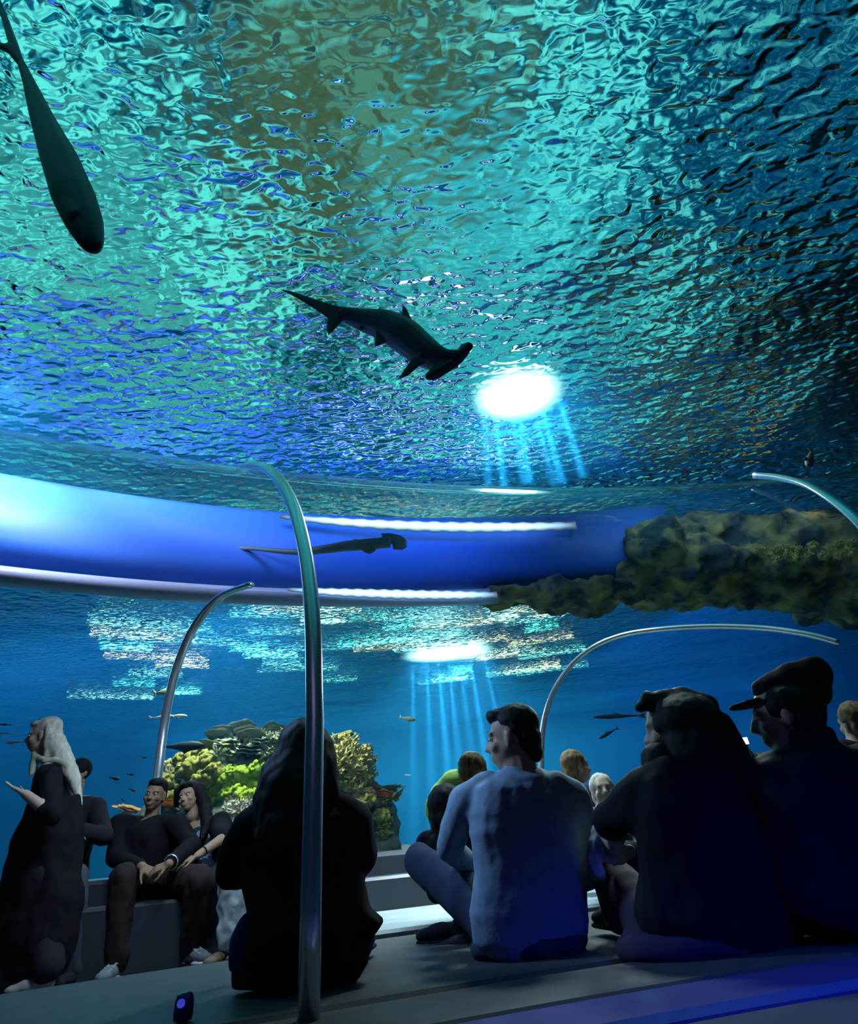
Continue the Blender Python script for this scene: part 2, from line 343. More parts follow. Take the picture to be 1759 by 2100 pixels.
# ================================================================== metal ribs
M_steel = pbr('brushed_steel', (.88, .92, .98), .26, metal=.8, nscale=60, bump=.0004, stretch=(1, 1, .1))
def on_vault(x, y, off=.02):
    R = math.hypot(x - TCX, y - TCY); d = RA - R; r = VR + off
    return Vector((x, y, VZ + math.sqrt(max(0, r * r - d * d))))
def rib(name, pts, width, thick, label, group='steel ribs of the tunnel', prof=None):
    bm = bmesh.new(); pts = [Vector(p) for p in pts]
    side = Vector((.9, .3, 0)).normalized(); n = len(pts); rows = []
    sec = [(math.cos(2 * math.pi * q / 20), math.sin(2 * math.pi * q / 20)) for q in range(20)]
    for i, p in enumerate(pts):
        t = (pts[min(i + 1, n - 1)] - pts[max(i - 1, 0)]).normalized()
        s = (side - t * side.dot(t)).normalized(); c = t.cross(s); w = width[i] if hasattr(width, '__len__') else width
        rows.append([bm.verts.new(p + s * (a * w / 2) + c * (b_ * thick / 2)) for a, b_ in sec])
    for i in range(n - 1):
        for k in range(20): bm.faces.new((rows[i][k], rows[i][(k + 1) % 20], rows[i + 1][(k + 1) % 20], rows[i + 1][k]))
    bm.faces.new(rows[0]); bm.faces.new(rows[-1])
    return tag(from_bm(name, bm, M_steel), label, 'rib', group)
B0 = Vector((-.43, 1.86, 0)); dr = Vector((-.62, .785, 0))
# widen the foot so that the plan start lies on the near wall
pts = [Vector((-.43, 1.86, z)) for z in (.27, .5, .75, 1.0)]
t = .0
for i in range(1, 26):
    a = math.radians(i * 2.6); q = B0 + dr * (VR * 1.02 * (1 - math.cos(a)) / .93 + .01)
    pts.append(Vector((q.x, q.y, VZ + (VR + .03) * math.sin(a))))
rib('tunnel_rib', pts, .058, .05, 'tall bright steel rib rising in front of the long-haired woman', None)
def pxrib(P, sub=5): return spline([U(*p) for p in P], sub)
rib('tunnel_rib', pxrib([(316, 1800, 5.0), (318, 1700, 5.0), (320, 1625, 5.0), (327, 1560, 5.0), (336, 1490, 5.0), (349, 1420, 4.95), (366, 1358, 4.9), (392, 1298, 4.8), (425, 1250, 4.65), (462, 1218, 4.5), (515, 1199, 4.3)]), .075, .05, 'thin steel rib arching up behind the seated couple', None)
rib('tunnel_rib', pxrib([(1112, 1715, 5.8), (1110, 1650, 5.8), (1110, 1600, 5.8), (1110, 1545, 5.8), (1115, 1480, 5.8), (1134, 1420, 5.75), (1168, 1368, 5.7), (1215, 1328, 5.6), (1275, 1303, 5.5), (1350, 1291, 5.35), (1450, 1285, 5.2), (1560, 1288, 5.0), (1650, 1300, 4.8), (1720, 1318, 4.7)]), .052, .05, 'slender pale steel rib curving flat over the heads at the right', None)
rib('tunnel_rib', pxrib([(1545, 975, 3.0), (1600, 980, 2.85), (1660, 996, 2.7), (1715, 1028, 2.55), (1770, 1075, 2.45), (1830, 1150, 2.4), (1880, 1260, 2.4), (1925, 1480, 2.4), (1955, 1720, 2.4), (1970, 1900, 2.4)]), [.02 + .09 * min(1, i / 12) for i in range(46)], .04, 'broad pale steel rib sweeping down at the far right edge', None)
# ================================================================== solids from blended lumps
def slab(bm, poly, n, th):
    """closed outline (3D points, roughly planar) given thickness th along n, rounded later by the remesh"""
    n = n.normalized(); a = [bm.verts.new(p + n * th / 2) for p in poly]; b = [bm.verts.new(p - n * th / 2) for p in poly]
    k = len(poly); bm.faces.new(a); bm.faces.new(b[::-1])
    for i in range(k): bm.faces.new((a[i], b[i], b[(i + 1) % k], a[(i + 1) % k]))
def fuse(name, bm, m, voxel=.012, smooth=3, parent=None, folds=0, fscale=.12, mats=None):
    """one continuous surface out of overlapping closed lumps, baked into the mesh"""
    bmesh.ops.recalc_face_normals(bm, faces=bm.faces)
    me = bpy.data.meshes.new(name + '_raw'); bm.to_mesh(me); bm.free()
    o = bpy.data.objects.new(name + '_raw', me); COL.objects.link(o)
    r = o.modifiers.new('r', 'REMESH'); r.mode = 'VOXEL'; r.voxel_size = voxel
    if smooth: s = o.modifiers.new('s', 'SMOOTH'); s.factor = .5; s.iterations = smooth
    dg = bpy.context.evaluated_depsgraph_get(); dg.update()
    out = bpy.data.meshes.new_from_object(o.evaluated_get(dg)); bpy.data.objects.remove(o); bpy.data.meshes.remove(me)
    out.materials.clear()
    if folds:
        off = Vector((random.uniform(-9, 9), 0, 0)); nr = [v.normal.copy() for v in out.vertices]
        for v, nn in zip(out.vertices, nr):
            q = v.co / fscale + off; q.z *= .6
            f = noise.noise(q) + .5 * noise.noise(q * 2.1)
            v.co += nn * (folds * f)
    return link(name, out, m, parent)
def anchor(root_loc, objs, name, label, cat, group=None):
    e = empty(name, root_loc, label, cat, group)
    for o in objs: o.parent = e; o.location = -Vector(root_loc)
    return e
# ------------------------------------------------------------------ skins of the animals
def counter(name, top, belly, rough=.45, lo=-.35, hi=.25):
    m, n, l = mat(name); b = n['Principled BSDF']; b.inputs['Roughness'].default_value = rough; b.inputs['Specular IOR Level'].default_value = .3
    a = n.new('ShaderNodeAttribute'); a.attribute_name = 'belly'
    mr = n.new('ShaderNodeMapRange'); mr.interpolation_type = 'SMOOTHSTEP'; mr.inputs['From Min'].default_value = lo; mr.inputs['From Max'].default_value = hi
    l.new(a.outputs['Fac'], mr.inputs['Value'])
    x = n.new('ShaderNodeMix'); x.data_type = 'RGBA'; x.inputs['A'].default_value = (*top, 1); x.inputs['B'].default_value = (*belly, 1)
    l.new(mr.outputs['Result'], x.inputs['Factor']); l.new(x.outputs['Result'], b.inputs['Base Color']); return m
def belly_attr(o, down):
    at = o.data.attributes.new('belly', 'FLOAT', 'POINT')
    for i, v in enumerate(o.data.vertices): at.data[i].value = v.normal.dot(down)
def body_along(bm, P, W, down, tall=1.0):
    """fish trunk: P points, W half widths, section taller than wide by 'tall' along down"""
    tube_bm(bm, P, W, 16, flat=tall, flat_axis=down)
# ================================================================== hammerhead over the vault
M_shark = counter('shark_skin', (.010, .014, .035), (.10, .13, .20))

def shark_main():
    D = 2.95; bm = bmesh.new(); k = mpp(760, 680, D)
    vd = ray(780, 690).normalized()
    sp_ = [(700, 643, .22), (740, 655, .2), (790, 668, .14), (830, 690, .08), (862, 715, .04), (890, 732, 0), (915, 738, -.02), (940, 736, -.04)]
    P = spline([U(x, y, D + d) for x, y, d in sp_], 5); n = len(P)
    ws_ = [15, 24, 34, 37, 33, 27, 21, 17]
    W = [k * (ws_[min(i // 5, 7)] * (1 - (i % 5) / 5) + ws_[min(i // 5 + 1, 7)] * ((i % 5) / 5)) for i in range(n)]
    tube_bm(bm, P, W, 16, flat=.92, flat_axis=vd)
    def fin(pts, d=0., th=.034):
        slab(bm, [U(x, y, D + d) for x, y in pts], vd, th)
    fin([(712, 632), (690, 627), (640, 611), (600, 598), (572, 592), (610, 612), (655, 640), (672, 652), (669, 672), (673, 688), (690, 672), (704, 656), (718, 654)], .22, .03)   # tail
    fin([(728, 636), (732, 630), (738, 634), (770, 648), (740, 660)], .19)                      # second dorsal
    fin([(738, 668), (735, 677), (752, 676), (770, 672), (752, 655)], .18)
    fin([(822, 662), (824, 645), (825, 624), (833, 632), (843, 652), (852, 676), (840, 690), (822, 684)], .06)   # dorsal
    fin([(771, 680), (768, 711), (780, 707), (792, 702), (800, 688)], .12)                       # pelvic
    fin([(842, 738), (830, 756), (815, 779), (838, 770), (858, 752), (872, 744), (860, 722)], -.05, .03)   # pectoral
    fin([(902, 738), (872, 768), (872, 775), (888, 781), (895, 778), (925, 760), (948, 742), (962, 724), (968, 710), (958, 705), (948, 704), (936, 720), (925, 730)], -.05, .055)  # hammer
    for (x0, y0, x1, y1) in ((880, 772, 922, 748), (922, 748, 960, 712)):
        caps(bm, U(x0, y0, D - .05), U(x1, y1, D - .05), k * 8, k * 10)
    o = fuse('hammerhead_shark', bm, M_shark, .009, 2)
    dn = (U(700, 760, D) - U(760, 640, D)).normalized(); belly_attr(o, (dn * .7 + Vector((0, -.2, -.6))).normalized())
    tag(o, 'dark hammerhead shark swimming high beneath the rippled water surface', 'shark')
shark_main()
def shark_small():  # solid shark added in place of the hammerhead's mirror image in the acrylic
    D = 5.7; bm = bmesh.new(); k = mpp(720, 1118, D); vd = ray(700, 1118).normalized()
    P = spline([U(*p) for p in [(450, 1117, 6.05), (540, 1127, 5.95), (610, 1132, 5.85), (660, 1127, D), (710, 1120, D), (760, 1116, D), (800, 1112, D)]], 5)
    W = [k * w for w in [3 + 9 * min(1, i / 22) for i in range(len(P))]]
    tube_bm(bm, P, W, 12, flat=.9, flat_axis=vd)
    def fin(pts, d=0., th=.04): slab(bm, [U(x, y, D + d) for x, y in pts], vd, th)
    fin([(726, 1104), (740, 1108), (756, 1112), (762, 1120), (770, 1130), (758, 1137), (745, 1132), (738, 1122), (730, 1114)])
    fin([(648, 1124), (664, 1136), (674, 1128)]); fin([(452, 1110), (500, 1122), (540, 1130), (500, 1128), (455, 1118)], .3)
    fin([(780, 1094), (800, 1093), (822, 1098), (834, 1108), (834, 1122), (824, 1128), (806, 1127), (805, 1116), (798, 1106), (786, 1102)], 0, .07)
    o = fuse('hammerhead_shark', bm, counter('grey_shark_skin', (.05, .12, .17), (.10, .2, .26)), .013, 1); belly_attr(o, Vector((0, 0, -1)))
    tag(o, 'small grey hammerhead shark added for the reflection in front of the blue band', 'shark')
shark_small()
# ================================================================== big fish at the upper left
def big_fish():
    D = 1.08; bm = bmesh.new(); k = mpp(130, 300, D); vd = ray(130, 300).normalized()
    P = spline([U(x, y, D) for x, y in [(28, 95), (42, 125), (62, 175), (88, 245), (122, 325), (150, 400), (172, 455), (188, 500), (192, 514)]], 6)
    ws_ = [8, 9, 15, 25, 35, 38, 32, 19, 7, 3]
    W = [k * (ws_[i // 6] * (1 - (i % 6) / 6) + ws_[i // 6 + 1] * ((i % 6) / 6)) for i in range(len(P))]
    tube_bm(bm, P, W, 18, flat=.8, flat_axis=vd)
    def fin(pts, d=0., th=.014): slab(bm, [U(x, y, D + d) for x, y in pts], vd, th)
    for ch in ([(40, 125, 10), (28, 92, 12), (14, 50, 10), (2, 15, 8), (-8, -15, 5)], [(42, 128, 10), (24, 104, 12), (4, 95, 9), (-20, 88, 7), (-40, 84, 5)]):
        for a_, b_ in zip(ch, ch[1:]): caps(bm, U(a_[0], a_[1], D), U(b_[0], b_[1], D), k * a_[2], k * b_[2], 10, (vd, .45))
    fin([(108, 320), (98, 322), (100, 332), (116, 344), (126, 336)])
    fin([(134, 385), (130, 410), (142, 440), (158, 430)], -.05)
    o = fuse('jack_fish', bm, counter('blue_fish_skin', (.008, .018, .05), (.09, .11, .05), lo=.2, hi=.9), .009, 3)
    belly_attr(o, (U(60, 420, D) - U(170, 360, D)).normalized())
    tag(o, 'large dark fish with a forked tail diving at the upper left', 'fish')
big_fish()
# ================================================================== small fish
def small_fish(x, y, D, L, ang, col, label, hgt=.28, grp=None):
    bm = bmesh.new(); a = math.radians(ang); dx, dy = math.cos(a), math.sin(a)
    pts = [U(x + dx * L * t, y + dy * L * t, D) for t in (-.5, -.3, -.1, .15, .35, .48)]
    k = mpp(x, y, D) * L; W = [k * hgt * w for w in (.10, .22, .42, .5, .38, .12)]
    tube_bm(bm, pts, W, 10, flat=.55, flat_axis=ray(x, y).normalized())
    q = lambda t, h: U(x + dx * L * t - dy * L * h, y + dy * L * t + dx * L * h, D)
    slab(bm, [q(-.46, .02), q(-.66, .17 * hgt / .28), q(-.6, 0), q(-.66, -.17 * hgt / .28), q(-.46, -.02)], ray(x, y).normalized(), k * .03)
    slab(bm, [q(-.12, .4 * hgt), q(.0, .8 * hgt), q(.15, .4 * hgt)], ray(x, y).normalized(), k * .03)
    o = from_bm('fish', bm, col); return tag(o, label, 'fish', grp)
M_pale = pbr('pale_fish', (.65, .8, .75), .4); M_olive = pbr('olive_fish', (.35, .40, .25), .5); M_df = pbr('dark_fish', (.01, .03, .06), .5)
small_fish(335, 1471, 6.6, 46, -4, M_pale, 'pale silver fish left of the thin steel rib behind the couple', .22)
small_fish(368, 1468, 6.8, 34, 2, M_pale, 'pale silver fish just right of the thin steel rib', .22)
small_fish(340, 1419, 7.2, 40, -6, M_olive, 'blurred olive fish higher up beside the thin steel rib', .4)
small_fish(30, 1522, 6.0, 38, 176, M_olive, 'slim yellowish fish left of the blonde woman\'s head', .14)
small_fish(6, 1504, 6.4, 26, 176, M_olive, 'slim pale fish at the left edge above another fish', .14)
small_fish(10, 1486, 6.8, 22, 184, M_df, 'tiny dark fish at the left edge', .2)
for i, (x, y, L, a) in enumerate([(236, 1596, 20, 12), (268, 1588, 13, 6), (272, 1620, 14, 20), (296, 1553, 10, 0), (252, 1640, 10, 30)]):
    small_fish(x, y, 6.8, L, a, M_df, 'tiny dark fish drifting in blue water left of the reef', .32, 'tiny dark fish by the reef')
small_fish(1262, 1469, 7.0, 96, 178, M_df, 'long thin dark fish by the face of the full-haired woman', .10)
small_fish(378, 1530, 7.0, 84, -2, M_df, 'long dark fish swimming over the top of the reef', .24)
small_fish(1245, 1505, 7.0, 40, 150, M_df, 'faint dark fish below the long thin one', .2)
small_fish(1636, 1022, 4.6, 26, 150, pbr('grey_fish', (.25, .35, .4), .5), 'small grey fish under the broad rib at the right', .3)
small_fish(1660, 942, 3.6, 34, 98, pbr('yellow_fish', (.5, .5, .12), .5, nscale=30, col2=(.05, .08, .4)), 'small yellow and blue fish above the broad rib at the right', .5)
small_fish(838, 1474, 7.5, 30, 10, M_olive, 'faint fish in the light beams left of the man in blue', .3)
small_fish(838, 1590, 7.5, 12, 10, M_pale, 'tiny pale fish right of the reef', .3)
# ================================================================== rocks and reef
def rockmesh(name, lumps, m, voxel=.06, amp=.12, fs=.5, parent=None):
    bm = bmesh.new()
    for c, r in lumps: ell(bm, c, r, sub=2)
    o = fuse(name, bm, m, voxel, 1); me = o.data
    nr = [v.normal.copy() for v in me.vertices]
    for v, nn in zip(me.vertices, nr):
        q = v.co / fs; v.co += nn * amp * (noise.noise(q) + .6 * noise.noise(q * 2.3) + .35 * noise.noise(q * 5.1))
    return o
M_rock = pbr('reef_rock', (.05, .09, .09), .9, spec=.2, nscale=5, col2=(.16, .22, .16), bump=.03, detail=6)
M_arch = pbr('mossy_arch_rock', (.04, .07, .10), .9, spec=.2, nscale=3.2, col2=(.50, .46, .18), bump=.06, detail=8, contrast=(.42, .72))
def PW(x, y, D): return tuple(U(x, y, D))
arch = rockmesh('rock_arch', [(PW(1040, 1226, 7.0), (.5, .4, .08)), (PW(1200, 1225, 7.1), (.8, .5, .16)), (PW(1345, 1115, 6.75), (.42, .35, .36)), (PW(1400, 1180, 7.3), (1.1, .7, .45)), (PW(1420, 1110, 7.4), (.9, .6, .35)),
    (PW(1600, 1150, 7.4), (1.2, .8, .7)), (PW(1800, 1160, 7.4), (1.4, 1.0, .9)), (PW(2050, 1250, 7.6), (1.5, 1.2, 1.4)), (PW(2250, 1550, 8.0), (1.5, 1.3, 1.6)), (PW(2350, 1900, 8.4), (1.8, 1.5, 2.0))], M_arch, .05, .16, .45)
tag(arch, 'mossy yellow brown rock arch hanging in the water above the right side of the tunnel', 'rock')
ridge = rockmesh('reflection_ridge', [((x_, 17.5 + math.sin(x_) * .8, -.6), (2.2, 1.3, 1.2 + .4 * math.sin(x_ * 2.1))) for x_ in range(-14, 15, 2)], pbr('brown_ridge_rock', (.30, .20, .08), .9, nscale=2, col2=(.12, .10, .06)), .12, .25, .8)  # added, hardly seen itself, for a brown reflection in the water surface
tag(ridge, 'low brown rock ridge added at the back of the tank for its reflection', 'rock')
RD = 8.0
mound = rockmesh('reef_mound', [(PW(400, 1625, RD), (.40, .5, .40)), (PW(460, 1590, RD), (.50, .6, .50)), (PW(540, 1575, RD), (.55, .6, .46)), (PW(620, 1585, RD), (.60, .7, .46)), (PW(690, 1600, RD), (.42, .6, .50)),
    (PW(560, 1700, RD), (1.25, .8, .60)), (PW(380, 1720, RD), (.75, .6, .55)), (PW(730, 1660, RD), (.30, .5, .35)), (PW(785, 1700, RD), (.20, .35, .45)), (PW(770, 1780, RD), (.35, .5, .5)), (PW(510, 1850, RD), (1.6, .9, .8))], M_rock, .045, .09, .30)
tag(mound, 'large rocky reef mound covered in corals behind the seated couple', 'reef')
CM = {k: pbr('coral_' + k, c, .85, spec=.15, nscale=18, col2=c2, bump=.01, detail=4) for k, c, c2 in [
    ('green', (.22, .42, .03), (.40, .60, .08)), ('yellow', (.50, .48, .15), (.70, .66, .30)), ('grey', (.16, .24, .20), (.32, .38, .26)),
    ('orange', (.75, .22, .04), (.80, .42, .12)), ('olive', (.25, .30, .06), (.38, .38, .12)), ('white', (.55, .62, .50), (.75, .75, .60)), ('brown', (.25, .16, .08), (.4, .28, .14)), ('pink', (.6, .3, .35), (.7, .45, .45))]}
def coral_lumpy(seed):
    rnd = random.Random(seed); bm = bmesh.new(); ell(bm, (0, 0, 0), (.8, .7, .6), sub=2)
    for i in range(46):
        th = rnd.uniform(0, 2 * math.pi); ph = math.acos(rnd.uniform(-.25, 1)); d = Vector((math.sin(ph) * math.cos(th), math.sin(ph) * math.sin(th), math.cos(ph) * .8))
        r = rnd.uniform(.16, .26); ell(bm, d * .82, (r, r, r), sub=1)
    o = fuse('t', bm, None, .045, 1); me = o.data; bpy.data.objects.remove(o); return me
def coral_leafy(seed):
    rnd = random.Random(seed); bm = bmesh.new(); ell(bm, (0, 0, -.1), (.5, .5, .4), sub=2)
    for i in range(60):
        th = rnd.uniform(0, 2 * math.pi); ph = math.acos(rnd.uniform(-.1, 1)); d = Vector((math.sin(ph) * math.cos(th), math.sin(ph) * math.sin(th), math.cos(ph)))
        b0 = d * .3; b1 = d * rnd.uniform(.75, 1.0) + Vector((rnd.uniform(-.12, .12), rnd.uniform(-.12, .12), .05)); caps(bm, b0, b1, .09, .06, 6)
        for j in range(2):
            caps(bm, b0.lerp(b1, .6), b1 + Vector((rnd.uniform(-.2, .2), rnd.uniform(-.2, .2), rnd.uniform(-.05, .15))), .06, .04, 6)
    o = fuse('t', bm, None, .04, 0); me = o.data; bpy.data.objects.remove(o); return me
def coral_plate(seed):
    rnd = random.Random(seed); bm = bmesh.new(); ph0 = rnd.uniform(0, 6)
    for lay in range(3):
        c = Vector((rnd.uniform(-.2, .2), rnd.uniform(-.2, .2), lay * .17 - .1)); R0 = rnd.uniform(.65, 1.0) * (1 - .12 * lay); rings = []
        for top in (1, -1):
            rows = []
            for i in range(7):
                rr = R0 * i / 6
                rows.append([bm.verts.new(c + Vector((rr * math.cos(t) * (1 + .10 * math.sin(5 * t + ph0)), rr * math.sin(t) * (1 + .1 * math.sin(4 * t)), .10 * (i / 6) ** 2 + .03 * math.sin(6 * t + lay) * i / 6 + top * .022 * (1.15 - i / 6)))) for t in [2 * math.pi * k / 28 for k in range(28)]] if i else [bm.verts.new(c + Vector((0, 0, top * .025)))])
            for k in range(28): bm.faces.new((rows[0][0], rows[1][k], rows[1][(k + 1) % 28]))
            for i in range(1, 6):
                for k in range(28): bm.faces.new((rows[i][k], rows[i + 1][k], rows[i + 1][(k + 1) % 28], rows[i][(k + 1) % 28]))
            rings.append(rows[6])
        for k in range(28): bm.faces.new((rings[0][k], rings[1][k], rings[1][(k + 1) % 28], rings[0][(k + 1) % 28]))
        caps(bm, c + Vector((0, 0, -.25)), c, .22, .16, 8)
    bmesh.ops.recalc_face_normals(bm, faces=bm.faces); me = bpy.data.meshes.new('plate'); bm.to_mesh(me); bm.free()
    for v in me.vertices: v.co += Vector((0, 0, .05 * noise.noise(v.co * 3)))
    return me
CK = {'lumpy': [coral_lumpy(s_) for s_ in (1, 2, 3)], 'leafy': [coral_leafy(s_) for s_ in (4, 5, 6)], 'plate': [coral_plate(s_) for s_ in (7, 8, 9)]}
CMESH = {}
from mathutils.bvhtree import BVHTree
BV = BVHTree.FromPolygons([v.co.copy() for v in mound.data.vertices], [tuple(p.vertices) for p in mound.data.polygons])
CN = {'lumpy': 'knobbly', 'leafy': 'branching', 'plate': 'plate'}
def coral(kind, col, x, y, size, label, group, D=None, flat=1.0, rnd=random.Random(5)):
    v = rnd.randrange(3); key = (kind, v, col)
    if key not in CMESH:
        me = CK[kind][v].copy(); me.materials.clear(); me.materials.append(CM[col]); CMESH[key] = me
        for p in me.polygons: p.use_smooth = True
    o = bpy.data.objects.new(kind.replace('lumpy', 'knobbly').replace('leafy', 'branching') + '_coral', CMESH[key]); COL.objects.link(o)
    if D is None:
        hit = BV.ray_cast(CAMP, ray(x, y).normalized())
        D = (hit[0].y if hit[0] is not None else RD + .1) - .02
    s_ = mpp(x, y, D) * size
    o.location = U(x, y, D); o.scale = (s_, s_, s_ * flat); o.rotation_euler = (rnd.uniform(-.5, .1), rnd.uniform(-.3, .3), rnd.uniform(0, 6.28))
    tag(o, label, 'coral', group)
# single ones first
coral('plate', 'orange', 262, 1661, 32, 'flat orange plate coral sticking out left of the seated man', None, None, .6)
coral('plate', 'orange', 350, 1652, 34, 'orange plate coral seen between the heads of the couple', None, None, .8)
coral('plate', 'orange', 786, 1637, 30, 'orange plate coral on the right shoulder of the reef', None, None, .9)
coral('plate', 'yellow', 802, 1616, 28, 'small tan plate coral, upper one at the right tip of the reef', None, None, .6)
coral('plate', 'yellow', 812, 1634, 28, 'small tan plate coral, lower one at the right tip of the reef', None, None, .5)
coral('lumpy', 'yellow', 352, 1572, 20, 'yellow green coral mound right of the thin steel rib', None)
coral('leafy', 'white', 352, 1598, 22, 'pale whitish coral between the heads of the couple', None)
coral('plate', 'grey', 560, 1508, 42, 'wide grey plate coral on the very top of the reef', None, None, .6)
coral('plate', 'olive', 704, 1512, 36, 'olive plate coral reaching right from the reef top', None, None, .5)
coral('plate', 'pink', 540, 1496, 10, 'tiny pink coral at the reef top', None)
for kind, col, lab, grp, pts in [
    ('plate', 'grey', 'grey green plate coral along the top left edge of the reef', 'grey plate corals', [(450, 1510, 30), (490, 1503, 28), (515, 1512, 26), (468, 1530, 30), (540, 1526, 26), (430, 1536, 24), (505, 1540, 30)]),
    ('lumpy', 'olive', 'olive knobbly coral on the left shoulder of the reef', 'olive knobbly corals', [(378, 1562, 20), (402, 1554, 22), (368, 1580, 16), (398, 1578, 24), (426, 1560, 20), (440, 1584, 18), (420, 1600, 22)]),
    ('lumpy', 'green', 'bright green knobbly coral in the middle of the reef', 'green knobbly corals', [(462, 1600, 18), (480, 1610, 20), (500, 1592, 20), (515, 1610, 22), (492, 1628, 18), (530, 1578, 18), (522, 1634, 16), (468, 1632, 18), (448, 1620, 16), (505, 1640, 16), (542, 1600, 16), (475, 1582, 14), (440, 1640, 14)]),
    ('leafy', 'yellow', 'pale yellow branching coral on the right slope of the reef', 'yellow branching corals', [(694, 1532, 20), (714, 1538, 24), (736, 1556, 22), (700, 1560, 24), (722, 1580, 22), (748, 1580, 20), (690, 1588, 20), (740, 1604, 20), (758, 1596, 16), (712, 1612, 20), (732, 1626, 16), (690, 1612, 16)]),
    ('leafy', 'grey', 'grey branching coral high on the reef', 'grey branching corals', [(560, 1530, 22), (585, 1520, 20), (452, 1556, 22), (480, 1552, 20), (548, 1548, 20), (664, 1530, 20), (752, 1540, 12), (765, 1560, 10)]),
    ('leafy', 'white', 'whitish coral low on the reef beside the long-haired woman', 'whitish low corals', [(490, 1665, 20), (470, 1668, 16), (512, 1656, 18), (486, 1690, 14), (540, 1650, 14)]),
    ('lumpy', 'brown', 'brown knobbly coral at the lower right of the reef', 'brown knobbly corals', [(752, 1632, 16), (765, 1618, 14), (742, 1652, 16), (770, 1650, 16), (415, 1640, 18)])]:
    for x, y, s_ in pts: coral(kind, col, x, y, s_ * 1.3, lab, grp)
rr = random.Random(11)
def inside(x, y): 
    top = [(330, 1590), (380, 1548), (430, 1512), (490, 1496), (560, 1500), (640, 1508), (700, 1520), (750, 1545), (775, 1600), (800, 1640)]
    for (x0, y0), (x1, y1) in zip(top, top[1:]):
        if x0 <= x <= x1: return y > y0 + (y1 - y0) * (x - x0) / (x1 - x0) + 8
    return False
n_ = 0
while n_ < 70:
    x, y = rr.uniform(335, 795), rr.uniform(1500, 1720)
    if not inside(x, y): continue
    n_ += 1
    kind, col, lab, grp = [('leafy', 'grey', 'small grey branching coral filling the reef face', 'small grey corals on the reef face'), ('lumpy', 'olive', 'small olive knob of coral filling the reef face', 'small olive corals on the reef face'), ('leafy', 'olive', 'small olive branching coral on the reef face', 'small olive branching corals'), ('plate', 'grey', 'small grey plate coral on the reef face', 'small grey plates on the reef face'), ('leafy', 'yellow', 'small yellowish branching coral on the reef face', 'small yellow corals on the reef face')][min(4, int(rr.random() * 4 + (1.2 if x > 670 and y < 1640 else 0)))]
    coral(kind, col, x, y, rr.uniform(14, 24), lab, grp)
# yellow corals on the arch
for i in range(16):
    x, y = [(1590, 1132), (1612, 1128), (1636, 1130), (1655, 1140), (1630, 1145), (1608, 1142), (1700, 1128), (1722, 1120), (1745, 1118), (1572, 1140), (1690, 1142), (1560, 1130), (1668, 1122), (1720, 1142), (1745, 1135), (1590, 1152)][i]
    coral('leafy', 'yellow', x, y, 13, 'bright yellow coral tuft on the rock arch', 'yellow tufts on the rock arch', 6.5)
# ================================================================== people
def cloth(name, c, c2=None, rough=.85, sc=9, bump=.004, sheen=.0):
    return pbr(name, c, rough, spec=.15, nscale=sc, col2=c2 or tuple(v * 1.25 for v in c), bump=bump, sheen=sheen)
M_skin = pbr('skin', (.42, .27, .20), .5, spec=.3, nscale=30, col2=(.46, .30, .22), bump=.0006)
M_skin_pale = pbr('pale_skin', (.60, .44, .38), .5, spec=.3, nscale=30, col2=(.64, .47, .40), bump=.0006)
M_skin_brown = pbr('brown_skin', (.30, .18, .12), .5, spec=.3, nscale=30, col2=(.34, .21, .14), bump=.0006)
M_black = cloth('black_fabric', (.010, .009, .014)); M_dark_c = cloth('dark_fabric', (.020, .018, .028)); M_brown_c = cloth('brown_fabric', (.030, .020, .022))
M_jeans = cloth('dark_denim', (.035, .045, .09)); M_bluej = cloth('blue_denim', (.06, .14, .35)); M_palej = cloth('pale_denim', (.35, .42, .48), sc=14, bump=.01)
M_sweat = cloth('grey_blue_sweater', (.22, .32, .44), (.27, .38, .50), sc=26, bump=.003)
def hairmat(name, c, c2): return pbr(name, c, .65, spec=.2, nscale=60, col2=c2, bump=.003, stretch=(1, 1, .08))
H_black = hairmat('black_hair', (.006, .005, .007), (.014, .011, .014)); H_blond = hairmat('blonde_hair', (.55, .52, .44), (.78, .74, .64)); H_brown = hairmat('brown_hair', (.12, .07, .035), (.28, .18, .10))
M_eyew = pbr('eye_white', (.7, .7, .7), .2); M_eyeb = pbr('eye_dark', (.01, .008, .006), .1)
def frame(f, u=Vector((0, 0, 1))):
    f = Vector(f).normalized(); s = f.cross(Vector(u)).normalized(); u2 = s.cross(f).normalized(); return s, f, u2     # side (to the right when looking along f), forward, up
def head(bm, c, A, k=1.0):
    """c centre of the skull; A=(side, forward, up); k=1 for an adult head 23 cm high"""
    s, f, u = A; c = Vector(c)
    def E(ds, df, du, rs, rf, ru, sub=3): ell(bm, c + (s * ds + f * df + u * du) * k, (rs * k, rf * k, ru * k), A, sub)
    def C(a, b, ra, rb): caps(bm, c + (s * a[0] + f * a[1] + u * a[2]) * k, c + (s * b[0] + f * b[1] + u * b[2]) * k, ra * k, rb * k, 10)
    E(0, -.012, .028, .074, .094, .086); E(0, .020, -.035, .062, .070, .075); E(0, .045, -.085, .036, .036, .030, 2)      # skull, face, chin
    C((0, .088, .012), (0, .108, -.028), .009, .013); C((-.012, .092, -.034), (.012, .092, -.034), .009, .009)                # nose
    C((-.018, .088, -.060), (.018, .088, -.060), .007, .007); C((-.014, .086, -.071), (.014, .086, -.071), .008, .008)        # lips
    for q in (-1, 1):
        C((q * .014, .086, .022), (q * .046, .074, .024), .009, .008)                                                      # brow
        E(q * .042, .060, -.028, .022, .024, .022, 2); E(q * .076, -.008, -.010, .010, .020, .033, 2); E(q * .078, .0, -.036, .007, .010, .012, 2)   # cheek, ear
    C((0, -.02, -.06), (0, -.025, -.15), .052, .056)
